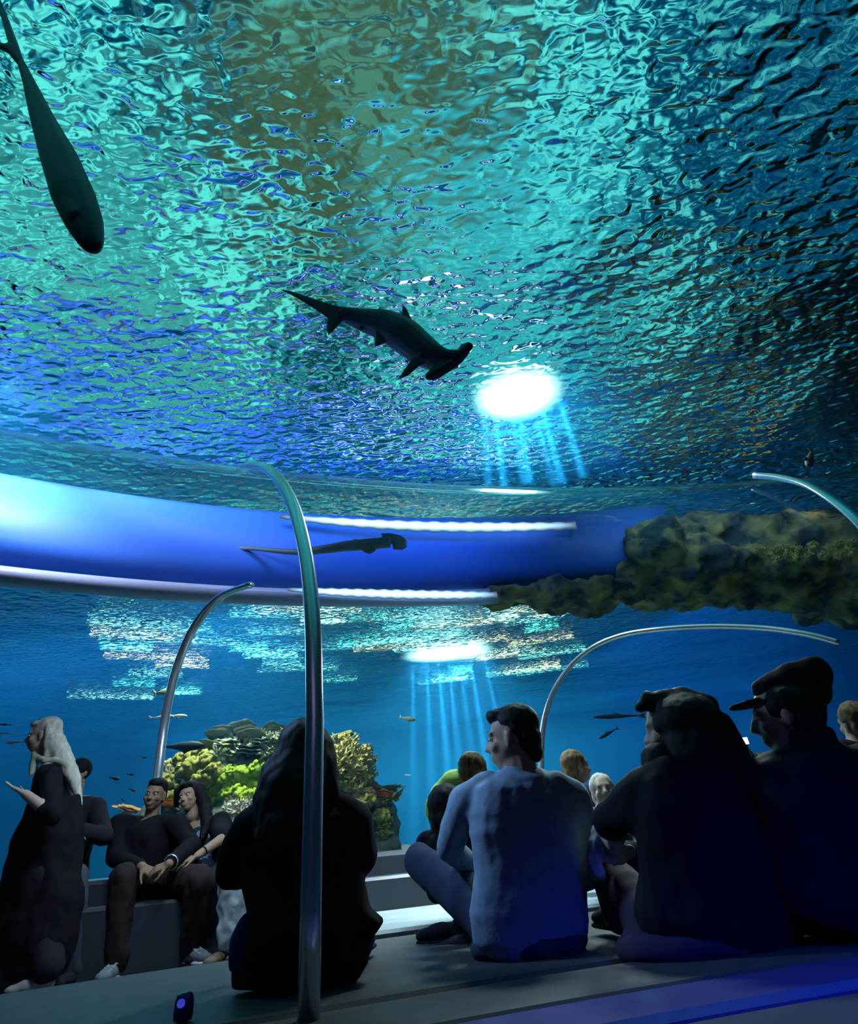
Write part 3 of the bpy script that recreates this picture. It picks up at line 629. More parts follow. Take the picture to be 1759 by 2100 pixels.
def eyes(c, A, parent, k=1.0):
    s, f, u = A; r = []
    for q in (-1, 1):
        bm = bmesh.new(); ell(bm, Vector(c) + (s * (q * .030) + f * .079 + u * .004) * k, (.013 * k, .010 * k, .008 * k), A, 2); e = from_bm('eye', bm, M_eyew)
        bm = bmesh.new(); ell(bm, Vector(c) + (s * (q * .030) + f * .087 + u * .004) * k, (.006 * k, .004 * k, .006 * k), A, 2); p = from_bm('iris', bm, M_eyeb, e)
        r.append(e)
    return r
def hand(bm, w, d, n, thumb, k=1.0, curl=.5, spread=.10):
    """w wrist, d direction to the knuckles, n palm normal (palm faces n), thumb = +-1 side"""
    w = Vector(w); d = Vector(d).normalized(); n = (Vector(n) - d * Vector(n).dot(d)).normalized(); s = d.cross(n).normalized() * thumb
    for j in range(4):
        o_ = (.027 - .018 * j); caps(bm, w + s * (o_ * .6) * k, w + (d * .085 + s * o_) * k, .014 * k, .0125 * k, 8)
    for j, L in enumerate((.072, .080, .074, .058)):
        o_ = .028 - .0185 * j; p = w + (d * .088 + s * o_) * k; dd = (d + s * ((1.5 - j) * spread)).normalized(); r = .0088
        for seg_, fr in enumerate((.45, .32, .26)):
            a = curl * (.55 + .45 * seg_); dd = (dd * math.cos(a) + n * math.sin(a)).normalized(); q = p + dd * L * fr * k
            caps(bm, p, q, r * k, (r - .0009) * k, 8); p = q; r -= .0009
    p = w + (d * .022 + s * .028) * k; dd = (d * .75 + s * .75 + n * .25).normalized()
    for L, r in ((.042, .0125), (.032, .0105), (.026, .0092)):
        q = p + dd * L * k; caps(bm, p, q, r * k, (r - .0012) * k, 8); p = q; dd = (dd + d * .25 + n * .2 * curl).normalized()
def trunk(bm, pel, nk, fwd, hip=.17, waist=.145, chest=.175, sh=.15, flat=.62, g=0.0, bend=.0):
    pel, nk = Vector(pel), Vector(nk); f = Vector(fwd).normalized()
    pts = [pel.lerp(nk, t) - f * (bend * math.sin(math.pi * max(0, t))) for t in (-.16, 0, .25, .45, .68, .86, .96)]
    W = [hip * .75 + g, hip + g, waist + g, (waist + chest) / 2 + g, chest + g, sh + g * .7, .075 + g * .5]
    P = spline(pts, 4); R = []
    for i in range(len(P)):
        a = i / 4; j = min(int(a), len(W) - 2); R.append(W[j] + (W[j + 1] - W[j]) * (a - j))
    tube_bm(bm, P, R, 20, flat=flat + g, flat_axis=f)
def limb(bm, P, R, g=0.0, seg=14):
    for i in range(len(P) - 1): caps(bm, P[i], P[i + 1], R[i] + g, R[i + 1] + g, seg)
def shoe(bm, heel, d, k=1.0, h=.0):
    heel = Vector(heel); d = Vector((d[0], d[1], 0)).normalized(); s = d.cross(Vector((0, 0, 1)))
    ell(bm, heel + d * .04 * k + Vector((0, 0, .045)), (.038 * k, .055 * k, .05 * k), (s, d, Vector((0, 0, 1))), 2)
    ell(bm, heel + d * .13 * k + Vector((0, 0, .040)), (.044 * k, .085 * k, .040 * k), (s, d, Vector((0, 0, 1))), 2)
    ell(bm, heel + d * .20 * k + Vector((0, 0, .032)), (.046 * k, .060 * k, .030 * k), (s, d, Vector((0, 0, 1))), 2)
    caps(bm, heel + d * .03 * k + Vector((0, 0, .05)), heel + d * .02 * k + Vector((0, 0, .12)), .040 * k, .038 * k, 12)
def shoe_parts(heel, d, k, upper, sole, lace, fl):
    heel = Vector(heel); dd = Vector((d[0], d[1], 0)).normalized(); s = dd.cross(Vector((0, 0, 1)))
    bm = bmesh.new(); shoe(bm, heel, d, k); o = fuse('shoe', bm, upper, .008, 2)
    bm = bmesh.new(); pts = [heel + dd * t * k + Vector((0, 0, .008)) for t in (-.02, .04, .12, .20, .25)]
    tube_bm(bm, spline(pts, 3), [k * v for v in (.024, .036, .040, .042, .043, .044, .045, .047, .048, .048, .047, .040, .022)], 14, flat=.3, flat_axis=Vector((0, 0, 1)))
    from_bm('sole', bm, sole, o)
    if lace:
        bm = bmesh.new()
        for i in range(5):
            t = .09 + i * .022; z = .088 - i * .006
            caps(bm, heel + (dd * t + s * .026) * k + Vector((0, 0, z - .006)), heel + (dd * (t + .010) - s * .026) * k + Vector((0, 0, z - .006)), .0032, .0032, 6)
            caps(bm, heel + (dd * t - s * .026) * k + Vector((0, 0, z - .006)), heel + (dd * (t + .010) + s * .026) * k + Vector((0, 0, z - .006)), .0032, .0032, 6)
        from_bm('laces', bm, lace, o)
    return o
def person(parts, loc, label, group=None):
    e = empty('person', loc, label, 'person', group)
    for o in parts: o.parent = e; o.location = -Vector(loc)
    return e
V = Vector
def band(name, c, d, r, w, m):
    c, d = V(c), V(d).normalized(); u = d.orthogonal().normalized(); v = d.cross(u); bm = bmesh.new()
    pts = [c + (u * math.cos(t) + v * math.sin(t)) * r for t in [2 * math.pi * k / 20 for k in range(21)]]
    tube_bm(bm, pts, w, 8, flat=.5, flat_axis=d.cross(u), cap=False); return from_bm(name, bm, m)
# ------------------------------------------------------------------ 1 blonde woman standing at the left, side on
def blonde():
    D = 4.25; A = frame((-.93, -.34, -.12)); s, f, u = A
    hc = U(88, 1508, D); nk = U(104, 1556, D); pel = U(92, 1800, D); fl = .10
    shF = U(100, 1592, D - .17); shB = U(122, 1590, D + .16); elF = U(78, 1680, D - .26)
    wr = U(52, 1628, D - .32); el = U(108, 1672, D - .25)
    bm = bmesh.new(); head(bm, hc, A, .98); trunk(bm, pel, nk, f, .15, .12, .14, .13)
    limb(bm, [shF, el, wr], [.05, .042, .028]); hand(bm, wr, U(10, 1606, D - .36) - wr, V((0, 0, 1)), 1, 1.0, .12)
    limb(bm, [shB, U(130, 1680, D + .15), U(96, 1650, D + .05)], [.05, .04, .03]); hand(bm, U(96, 1650, D + .05), V((-1, 0, .1)), V((0, 0, 1)), -1, 1, .3)
    fA, fB = U(92, 2020, D - .12), U(30, 2030, D + .1)
    for h_, a_ in ((pel + s * .08, V((fA.x, fA.y, fl + .10))), (pel - s * .08, V((fB.x, fB.y, fl + .10)))):
        limb(bm, [h_, h_.lerp(a_, .48) + f * .03, a_], [.085, .055, .038])
    body = fuse('body', bm, M_skin_pale, .011)
    bm = bmesh.new(); trunk(bm, pel, nk - V((0, 0, .02)), f, .17, .14, .155, .14, g=.015)
    limb(bm, [shF, el, wr.lerp(el, .75)], [.062, .056, .05], .004); limb(bm, [shB, U(130, 1680, D + .15), U(110, 1660, D + .1)], [.06, .05, .045], .004)
    def col(x0, x1, y, th): 
        a, b = U(x0, y, D), U(x1, y, D); return (a + b) / 2, (b - a).length / 2, th
    secs = [col(62, 160, 1640, .15), col(30, 168, 1720, .17), (col(10, 158, 1800, .19)), col(0, 160, 1880, .2), col(2, 152, 1950, .2), col(8, 132, 1998, .18)]
    P = [c for c, r, t in secs]; R = [r for c, r, t in secs]
    tube_bm(bm, P, R, 20, flat=.75, flat_axis=V((0, 1, 0)))
    dress = fuse('dress', bm, M_black, .014, 4, folds=.018, fscale=.10)
    bm = bmesh.new()
    for h_, a_ in ((pel + s * .08, V((fA.x, fA.y, fl + .12))), (pel - s * .08, V((fB.x, fB.y, fl + .12)))):
        limb(bm, [h_, h_.lerp(a_, .48) + f * .03, a_], [.11, .09, .085])
    tr = fuse('trousers', bm, M_dark_c, .014, 3, folds=.01)
    bm = bmesh.new(); E = lambda ds, df, du, r: ell(bm, hc + s * ds + f * df + u * du, r, A, 3)
    E(0, -.034, .048, (.083, .092, .084)); E(0, -.066, -.02, (.082, .062, .10)); E(0, .030, .084, (.066, .060, .026))
    for q in (-1, 1): limb(bm, [hc + s * (q * .070) - f * .045 + u * .04, hc + s * (q * .076) - f * .055 - u * .08, hc + s * (q * .080) - f * .06 - u * .18], [.024, .028, .020])
    limb(bm, [U(110, 1520, D), U(132, 1560, D), U(152, 1600, D + .02), U(166, 1650, D + .02)], [.075, .062, .045, .012])
    hair = fuse('hair', bm, H_blond, .009, 2, folds=.004, fscale=.03)
    bm = bmesh.new(); limb(bm, [U(72, 1545, D - .02), U(68, 1575, D - .06), U(64, 1588, D - .08)], [.022, .030, .016]); limb(bm, [U(112, 1558, D - .06), U(134, 1566, D - .03), U(150, 1590, D)], [.020, .030, .018]); limb(bm, [U(72, 1552, D - .03), U(92, 1560, D - .08), U(114, 1559, D - .06)], [.022, .022, .022])
    scarf = fuse('scarf', bm, cloth('pale_scarf', (.45, .50, .36)), .011, 2, folds=.006, fscale=.04)
    sh = []
    for a_ in (fA, fB): sh.append(shoe_parts(V((a_.x, a_.y, fl)) - f * .04, f, .95, cloth('pale_shoe', (.40, .38, .38)), M_dark_c, None, fl))
    return person([body, dress, tr, hair, scarf] + eyes(hc, A, None, .98) + sh, (pel.x, pel.y, fl), 'blonde woman in a long black dress standing at the left with one hand held out')
blonde()
# ------------------------------------------------------------------ 2 person sitting behind her
def behind_blonde():
    D = 4.75; f = V((-.25, -.97, 0)); A = frame(f)
    nk = U(168, 1625, D); pel = U(130, 1805, D + .05); hc = U(160, 1585, D + .02)
    shR, elR, wrR = U(196, 1655, D), U(214, 1716, D - .1), U(166, 1704, D - .26)
    bm = bmesh.new(); head(bm, hc, A, .92); trunk(bm, pel, nk, f, .15, .13, .15, .14); limb(bm, [shR, elR, wrR], [.05, .04, .03]); hand(bm, wrR, V((-1, -.2, .1)), V((0, -.3, -1)), 1, 1, .5)
    shL = U(130, 1655, D); limb(bm, [shL, U(120, 1740, D - .1), U(140, 1720, D - .28)], [.05, .04, .03]); hand(bm, U(140, 1720, D - .28), V((1, -.2, .1)), V((0, -.3, -1)), -1, 1, .5)
    k1, k2 = U(156, 1800, D - .42), U(118, 1808, D - .42); a1, a2 = U(166, 1960, D - .40), U(128, 1968, D - .42)
    for h_, k_, a_ in ((pel + V((.07, 0, 0)), k1, a1), (pel - V((.07, 0, 0)), k2, a2)): limb(bm, [h_, k_, V((a_.x, a_.y, .17))], [.08, .06, .04])
    body = fuse('body', bm, M_skin, .012)
    bm = bmesh.new(); trunk(bm, pel, nk, f, .17, .15, .165, .15, g=.02); limb(bm, [shR, elR, wrR], [.06, .055, .04], .01); limb(bm, [shL, U(120, 1740, D - .1), U(140, 1720, D - .28)], [.06, .05, .035], .01)
    jk = fuse('jacket', bm, M_dark_c, .013, 3, folds=.01)
    bm = bmesh.new()
    for h_, k_, a_ in ((pel + V((.07, 0, 0)), k1, a1), (pel - V((.07, 0, 0)), k2, a2)): limb(bm, [h_, k_, V((a_.x, a_.y, .19))], [.10, .078, .058])
    tr = fuse('trousers', bm, cloth('grey_trousers', (.07, .075, .10)), .013, 3, folds=.01)
    bm = bmesh.new(); ell(bm, hc + V((0, .02, .03)), (.085, .09, .09)); hr = fuse('hair', bm, H_black, .012)
    sh = [shoe_parts(V((a_.x, a_.y, FZ)) - f * .05, f, .95, M_dark_c, M_black, None, FZ) for a_ in (a1, a2)]
    return person([body, jk, tr, hr] + sh, (pel.x, pel.y, FZ), 'person in dark clothes sitting on the ledge half hidden behind the standing blonde woman')
behind_blonde()
# ------------------------------------------------------------------ 3, 4 the couple on the ledge
def couple_man():
    D = 4.85; f = V((.10, -1, 0)).normalized(); A = frame(V((.10, -1, -.03)), V((.10, 0, 1))); s, ff, u = A
    hc = U(318, 1630, D); nk = U(306, 1672, D + .02); pel = U(300, 1806, D + .06)
    shL, shR = U(246, 1688, D), U(362, 1690, D)              # left and right in the picture
    elL, elR = U(238, 1760, D - .10), U(392, 1735, D - .12)
    wrL, wrR = U(292, 1778, D - .40), U(346, 1772, D - .44)
    kL, kR = U(252, 1800, D - .46), U(410, 1806, D - .42); aL, aR = U(244, 1938, D - .44), U(392, 1918, D - .30)
    bm = bmesh.new(); head(bm, hc, A, .97); trunk(bm, pel, nk, f, .17, .16, .18, .16)
    limb(bm, [shL, elL, wrL], [.055, .045, .030]); limb(bm, [shR, elR, wrR], [.055, .045, .030])
    hand(bm, wrL, V((1, -.25, -.45)), V((.2, .6, -.9)), -1, .92, .55); hand(bm, wrR, V((-1, -.25, -.30)), V((-.2, .7, -.9)), 1, .92, .6)
    hipL, hipR = pel + V((-.09, 0, 0)), pel + V((.09, 0, 0)); zL, zR = .24, .24
    aL = V((aL.x, aL.y, .21)); aR = V((aR.x, aR.y, .24))
    limb(bm, [hipL, kL, aL], [.085, .06, .04]); limb(bm, [hipR, kR, aR], [.085, .06, .04])
    body = fuse('body', bm, M_skin_brown, .0065, 2)
    bm = bmesh.new(); trunk(bm, pel, nk, f, .18, .18, .19, .17, g=.025)
    limb(bm, [nk - V((.05, 0, .06)), shL], [.06, .075]); limb(bm, [nk - V((-.05, 0, .06)), shR], [.06, .075])
    limb(bm, [shL, elL, wrL.lerp(elL, .12)], [.075, .066, .045]); limb(bm, [shR, elR, wrR.lerp(elR, .12)], [.075, .066, .045])
    jk = fuse('jacket', bm, M_black, .012, 3, folds=.010, fscale=.09)
    bm = bmesh.new(); limb(bm, [hipL, kL, aL + V((0, .02, -.02))], [.115, .088, .078]); limb(bm, [hipR, kR, aR + V((0, .02, -.02))], [.115, .088, .078])
    tr = fuse('trousers', bm, M_brown_c, .012, 3, folds=.012, fscale=.08)
    bm = bmesh.new(); E = lambda ds, df, du, r: ell(bm, hc + s * ds + ff * df + u * du, r, A, 3)
    E(0, -.025, .050, (.078, .092, .078)); E(0, .030, .086, (.060, .055, .032)); E(0, -.06, .0, (.072, .05, .07))
    hr = fuse('hair', bm, H_black, .008, 2, folds=.003, fscale=.02)
    M_snk = cloth('grey_sneaker', (.16, .20, .24)); M_wh = pbr('white_rubber', (.75, .78, .78), .5)
    s1 = shoe_parts(V((aL.x, aL.y + .05, .105)), V((.06, -1, 0)), 1.02, M_snk, M_wh, M_wh, .1); s2 = shoe_parts(V((aR.x - .02, aR.y + .03, .13)), V((.78, -.62, 0)), 1.02, M_snk, M_wh, M_wh, .1)
    wt = band('wristwatch', wrR.lerp(elR, .10), elR - wrR, .046, .008, M_steel)
    e = person([body, jk, tr, hr, s1, s2, wt] + eyes(hc, A, None, .97), (pel.x, pel.y, .645), 'short-haired man in dark clothes and white-laced sneakers sitting on the ledge with clasped hands')
    return e
couple_man()
def couple_woman():
    D = 4.95; f = V((-.12, -1, 0)).normalized(); A = frame(V((-.15, -1, 0)), V((-.22, 0, 1))); s, ff, u = A
    hc = U(388, 1634, D - .02); nk = U(404, 1680, D + .02); pel = U(420, 1800, D + .05)
    shL, shR = U(366, 1702, D), U(452, 1690, D); elL, elR = U(372, 1752, D - .12), U(462, 1735, D - .06)
    wrR = U(404, 1755, D - .36); elR2 = U(452, 1722, D - .20); wrL = U(392, 1764, D - .34)
    kL, kR = U(396, 1808, D - .46), U(436, 1812, D - .46); aL, aR = U(402, 1915, D - .32), U(425, 1912, D - .3)
    aL = V((aL.x, aL.y, .25)); aR = V((aR.x, aR.y, .25))
    bm = bmesh.new(); head(bm, hc, A, .92); trunk(bm, pel, nk, f, .16, .12, .15, .13)
    limb(bm, [shR, elR2, wrR], [.045, .036, .026]); hand(bm, wrR, V((-1, -.15, -.35)), V((-.2, .3, -1)), 1, .9, .35)
    limb(bm, [shL, elL, wrL], [.045, .036, .026]); hand(bm, wrL, V((-.6, -.5, -.3)), V((.2, .3, -1)), -1, .9, .5)
    hL, hR = pel - V((.08, 0, 0)), pel + V((.08, 0, 0)); limb(bm, [hL, kL, aL], [.08, .055, .036]); limb(bm, [hR, kR, aR], [.08, .055, .036])
    body = fuse('body', bm, M_skin, .007, 2)
    bm = bmesh.new(); trunk(bm, pel, nk - V((0, 0, .03)), f, .17, .14, .16, .145, g=.008); top = fuse('top', bm, pbr('patterned_top', (.02, .03, .06), .8, nscale=22, col2=(.25, .35, .5), contrast=(.52, .6)), .012, 2, folds=.008)
    bm = bmesh.new(); limb(bm, [nk + V((.07, .03, -.06)), shR, elR2.lerp(shR, .25)], [.07, .08, .065]); limb(bm, [shR, pel + V((.14, .02, .05))], [.09, .09]); limb(bm, [nk + V((-.06, .03, -.06)), shL, elL.lerp(shL, .3)], [.06, .07, .055])
    jk = fuse('jacket', bm, M_black, .012, 3, folds=.010)
    bm = bmesh.new(); limb(bm, [hL, kL, aL], [.105, .075, .055]); limb(bm, [hR, kR, aR], [.105, .075, .055]); tr = fuse('trousers', bm, M_dark_c, .012, 3, folds=.01)
    bm = bmesh.new(); E = lambda ds, df, du, r: ell(bm, hc + s * ds + ff * df + u * du, r, A, 3)
    E(0, -.028, .045, (.082, .090, .080)); E(0, -.07, -.04, (.088, .05, .10)); E(0, .035, .080, (.062, .048, .030))
    limb(bm, [U(408, 1620, D), U(420, 1650, D + .02), U(424, 1690, D - .04), U(414, 1720, D - .1)], [.055, .055, .045, .02]); limb(bm, [U(366, 1622, D), U(362, 1650, D + .04)], [.035, .025])
    hr = fuse('hair', bm, H_black, .008, 2, folds=.004, fscale=.03)
    sh = [shoe_parts(V((a_.x, a_.y + .05, FZ + .02)), V((.2, -1, 0)), .9, M_dark_c, M_black, None, FZ) for a_ in (aL, aR)]
    q = wrR.lerp(elR2, .28); dd = (elR2 - wrR).normalized(); br = band('bracelet', q, dd, .033, .005, M_black)
    return person([body, top, jk, tr, hr, br] + eyes(hc, A, None, .92) + sh, (pel.x, pel.y, .645), 'dark-haired woman leaning her head toward the seated man, bare forearm held out across his knee')
couple_woman()
# ------------------------------------------------------------------ 5 child-sized person in pale jeans
def pale_jeans():
    D = 4.6; f = V((.2, -1, 0)).normalized(); A = frame(f); pel = U(545, 1760, D); nk = U(565, 1650, D); hc = U(570, 1610, D)
    bm = bmesh.new(); head(bm, hc, A, .85); trunk(bm, pel, nk, f, .13, .11, .13, .12)
    L = [[U(525, 1765, D), U(478, 1800, D - .25), U(480, 1850, D - .25)], [U(560, 1765, D), U(520, 1800, D - .2), U(522, 1860, D - .2)]]
    for a in L: limb(bm, [a[0], a[1], V((a[2].x, a[2].y, .24))], [.07, .05, .035])
    sL, sR = U(525, 1670, D), U(605, 1670, D)
    for q, sg in ((sL, 1), (sR, -1)): w = q + V((.04 * sg, -.16, -.26)); limb(bm, [q, q + V((0, -.02, -.18)), w], [.04, .034, .025]); hand(bm, w, V((.3 * sg, -1, 0)), V((0, 0, -1)), -sg, .85, .4)
    body = fuse('body', bm, M_skin, .012)
    bm = bmesh.new(); trunk(bm, pel, nk, f, .14, .13, .14, .13, g=.015)
    for q in (sL, sR): limb(bm, [nk - V((0, 0, .05)), q, q + V((0, -.02, -.18))], [.05, .055, .045])
    tp = fuse('sweater', bm, M_dark_c, .013)
    bm = bmesh.new()
    for a in L: limb(bm, [a[0], a[1], V((a[2].x, a[2].y, .27))], [.10, .095, .088])
    tr = fuse('trousers', bm, M_palej, .011, 2, folds=.022, fscale=.06)
    bm = bmesh.new(); ell(bm, hc + V((0, .02, .03)), (.075, .08, .08)); hr = fuse('hair', bm, H_brown, .012)
    sh = [shoe_parts(V((a[2].x, a[2].y + .03, .13)), V((-.5, -1, 0)), .85, cloth('tan_shoe', (.16, .12, .08)), M_dark_c, None, FZ) for a in L]
    return person([body, tp, tr, hr] + sh, (pel.x, pel.y, FZ), 'person in baggy pale jeans sitting behind the long-haired woman, only the legs showing')
pale_jeans()
# ------------------------------------------------------------------ 6 long-haired woman behind the rib
def long_hair():
    D = 2.35; f = V((.05, 1, 0)).normalized(); A = frame(f); s, ff, u = A
    hc = U(620, 1552, D); nk = U(615, 1640, D); pel = U(615, 1925, D - .05); k = mpp(600, 1700, D)
    shL, shR = U(520, 1700, D), U(722, 1665, D); elL, elR = U(482, 1765, D + .06), U(748, 1760, D + .05)
    wrL, wrR = U(540, 1780, D + .26), U(700, 1790, D + .26)
    bm = bmesh.new(); head(bm, hc, A, 1.0); trunk(bm, pel, nk, f, .17, .14, .16, .14)
    limb(bm, [shL, elL, wrL], [.05, .04, .03]); limb(bm, [shR, elR, wrR], [.05, .04, .03]); hand(bm, wrL, V((.6, .8, 0)), V((0, 0, 1)), 1, .95, .7); hand(bm, wrR, V((-.6, .8, 0)), V((0, 0, 1)), -1, .95, .7)
    K = [(pel + V((-.10, 0, -.02)), pel + V((-.12, .42, 0))), (pel + V((.10, 0, -.02)), pel + V((.12, .42, 0)))]
    for a, b_ in K: limb(bm, [a + V((0, .10, .01)), b_, V((b_.x, b_.y + .04, .30))], [.06, .055, .04])
    body = fuse('body', bm, M_skin, .012)
    bm = bmesh.new()
    rows = [(1640, 560, 690), (1685, 520, 735), (1740, 492, 752), (1790, 500, 748), (1840, 508, 752), (1890, 500, 770), (1930, 488, 758), (1975, 476, 742), (2022, 478, 735)]
    P = [(U(a, y, D) + U(b_, y, D)) / 2 for y, a, b_ in rows]; R = [(U(a, y, D) - U(b_, y, D)).length / 2 for y, a, b_ in rows]
    tube_bm(bm, P, R, 22, flat=.62, flat_axis=f); trunk(bm, pel, nk, f, .17, .15, .16, .14, g=.03)
    limb(bm, [U(560, 1668, D), shL, U(478, 1762, D + .02), U(470, 1790, D + .04), U(530, 1800, D + .2)], [.07, .085, .062, .052, .045])
    limb(bm, [U(680, 1650, D), U(722, 1682, D), U(742, 1750, D + .02), U(720, 1790, D + .2)], [.06, .075, .062, .045])
    slab(bm, [U(736, 1790, D), U(742, 1830, D), U(762, 1862, D), U(788, 1889, D), U(768, 1920, D), U(744, 1942, D), U(736, 1975, D), U(690, 1975, D), U(690, 1790, D)], f, .09)
    coat = fuse('coat', bm, M_black, .013, 4, folds=.012, fscale=.11)
    bm = bmesh.new()
    ell(bm, hc + V((0, -.01, .02)), (.100, .12, .125)); limb(bm, [U(625, 1545, D - .02), U(600, 1620, D - .06), U(590, 1700, D - .10), U(600, 1770, D - .11)], [.115, .13, .12, .06])
    limb(bm, [U(572, 1580, D - .02), U(548, 1640, D), U(530, 1690, D - .02)], [.062, .058, .025]); limb(bm, [U(668, 1560, D - .02), U(676, 1630, D - .04)], [.05, .04])
    hr = fuse('hair', bm, H_black, .011, 3, folds=.010, fscale=.05)
    bm = bmesh.new()
    for a, b_ in K: limb(bm, [a + V((0, .08, 0)), b_, V((b_.x, b_.y + .04, .32))], [.085, .08, .06])
    limb(bm, [U(512, 1898, D - .04), U(494, 1930, D - .04), U(486, 1975, D - .04)], [.042, .040, .03])
    tr = fuse('jeans', bm, M_bluej, .012, 3, folds=.006)
    sh = [shoe_parts(V((b_.x, b_.y, .29)), f, .9, M_dark_c, M_black, None, FZ) for a, b_ in K]
    return person([body, coat, hr, tr] + sh, (pel.x, pel.y, .29), 'long-haired woman in a black coat seen from behind, sitting behind the tall rib')
long_hair()
# ------------------------------------------------------------------ 7 man in the grey blue sweater
def blue_man():
    D = 2.55; f = V((-.30, 1, 0)).normalized(); A = frame(V((-.93, .36, -.02)), V((.0, 0, 1))); s, ff, u = A
    hc = U(1050, 1514, D); nk = U(1062, 1578, D); pel = U(1082, 1905, D)
    shL, shR = U(970, 1640, D), U(1172, 1640, D + .02); elL = U(920, 1740, D + .06); wrL = U(985, 1790, D + .30); elR = U(1200, 1790, D + .10); wrR = U(1120, 1830, D + .34)
    hL, hR = U(1020, 1885, D + .05), U(1130, 1890, D + .05); kL = U(858, 1762, D + .46); aL = U(1000, 1900, D + .42); kR = U(1150, 1860, D + .5); aR = U(960, 1880, D + .55)
    bm = bmesh.new(); head(bm, hc, A, 1.08); trunk(bm, pel, nk, f, .17, .16, .19, .17)
    limb(bm, [nk, hc - u * .06], [.062, .058])
    limb(bm, [shL, elL, wrL], [.055, .045, .03]); limb(bm, [shR, elR, wrR], [.055, .045, .03]); hand(bm, wrL, V((.7, .6, -.1)), V((0, 0, -1)), -1, 1, .6); hand(bm, wrR, V((-.7, .6, -.1)), V((0, 0, -1)), 1, 1, .6)
    limb(bm, [hL, kL, aL], [.09, .065, .045]); limb(bm, [hR, kR, aR], [.09, .065, .045])
    body = fuse('body', bm, M_skin, .009)
    bm = bmesh.new(); rows = [(1572, 1030, 1098), (1600, 985, 1155), (1640, 960, 1190), (1700, 955, 1212), (1760, 972, 1214), (1820, 968, 1212), (1880, 956, 1216), (1925, 968, 1216), (1958, 990, 1200)]
    P = [(U(a, y, D) + U(b_, y, D)) / 2 for y, a, b_ in rows]; R = [(U(a, y, D) - U(b_, y, D)).length / 2 for y, a, b_ in rows]
    tube_bm(bm, P, R, 24, flat=.58, flat_axis=f); trunk(bm, pel, nk, f, .17, .16, .19, .17, g=.03); limb(bm, [nk - V((0, 0, .02)), nk - V((0, 0, .10))], [.070, .11])
    limb(bm, [U(1000, 1612, D), U(958, 1650, D + .01), U(934, 1700, D + .03), U(922, 1738, D + .06)], [.06, .078, .066, .055])
    limb(bm, [U(922, 1738, D + .06), wrL.lerp(elL, .3)], [.052, .045]); limb(bm, [U(1140, 1612, D), shR, U(1190, 1700, D + .05), elR, wrR], [.06, .08, .07, .06, .04])
    sw = fuse('sweater', bm, M_sweat, .010, 3, folds=.006, fscale=.09)
    bm = bmesh.new(); limb(bm, [hL, kL], [.11, .070]); limb(bm, [kL, aL], [.072, .058]); limb(bm, [hR, kR, aR], [.11, .075, .06]); ell(bm, U(1085, 1935, D + .02), (.22, .15, .07))
    tr = fuse('jeans', bm, M_jeans, .011, 3, folds=.009)
    bm = bmesh.new(); E = lambda ds, df, du, r: ell(bm, hc + s * ds + ff * df + u * du, r, A, 3)
    E(0, -.028, .058, (.083, .100, .082)); E(0, .040, .096, (.064, .058, .034)); E(0, -.070, .0, (.076, .054, .085)); E(0, .070, .104, (.05, .03, .022)); E(0, -.088, -.06, (.05, .03, .05)); E(0, -.028, .025, (.084, .072, .060))
    hr = fuse('hair', bm, H_black, .009, 2, folds=.003, fscale=.02)
    sh = [shoe_parts(V((aR.x, aR.y, aR.z - .09)), V((-1, .3, 0)), 1, M_dark_c, M_black, None, FZ), shoe_parts(V((aL.x, aL.y, aL.z - .1)), V((-1, .5, 0)), 1, M_dark_c, M_black, None, FZ)]
    return person([body, sw, tr, hr] + eyes(hc, A, None, 1.08) + sh, (pel.x, pel.y, .29), 'man in a tight grey blue sweater seen from behind, head turned left in profile')
blue_man()
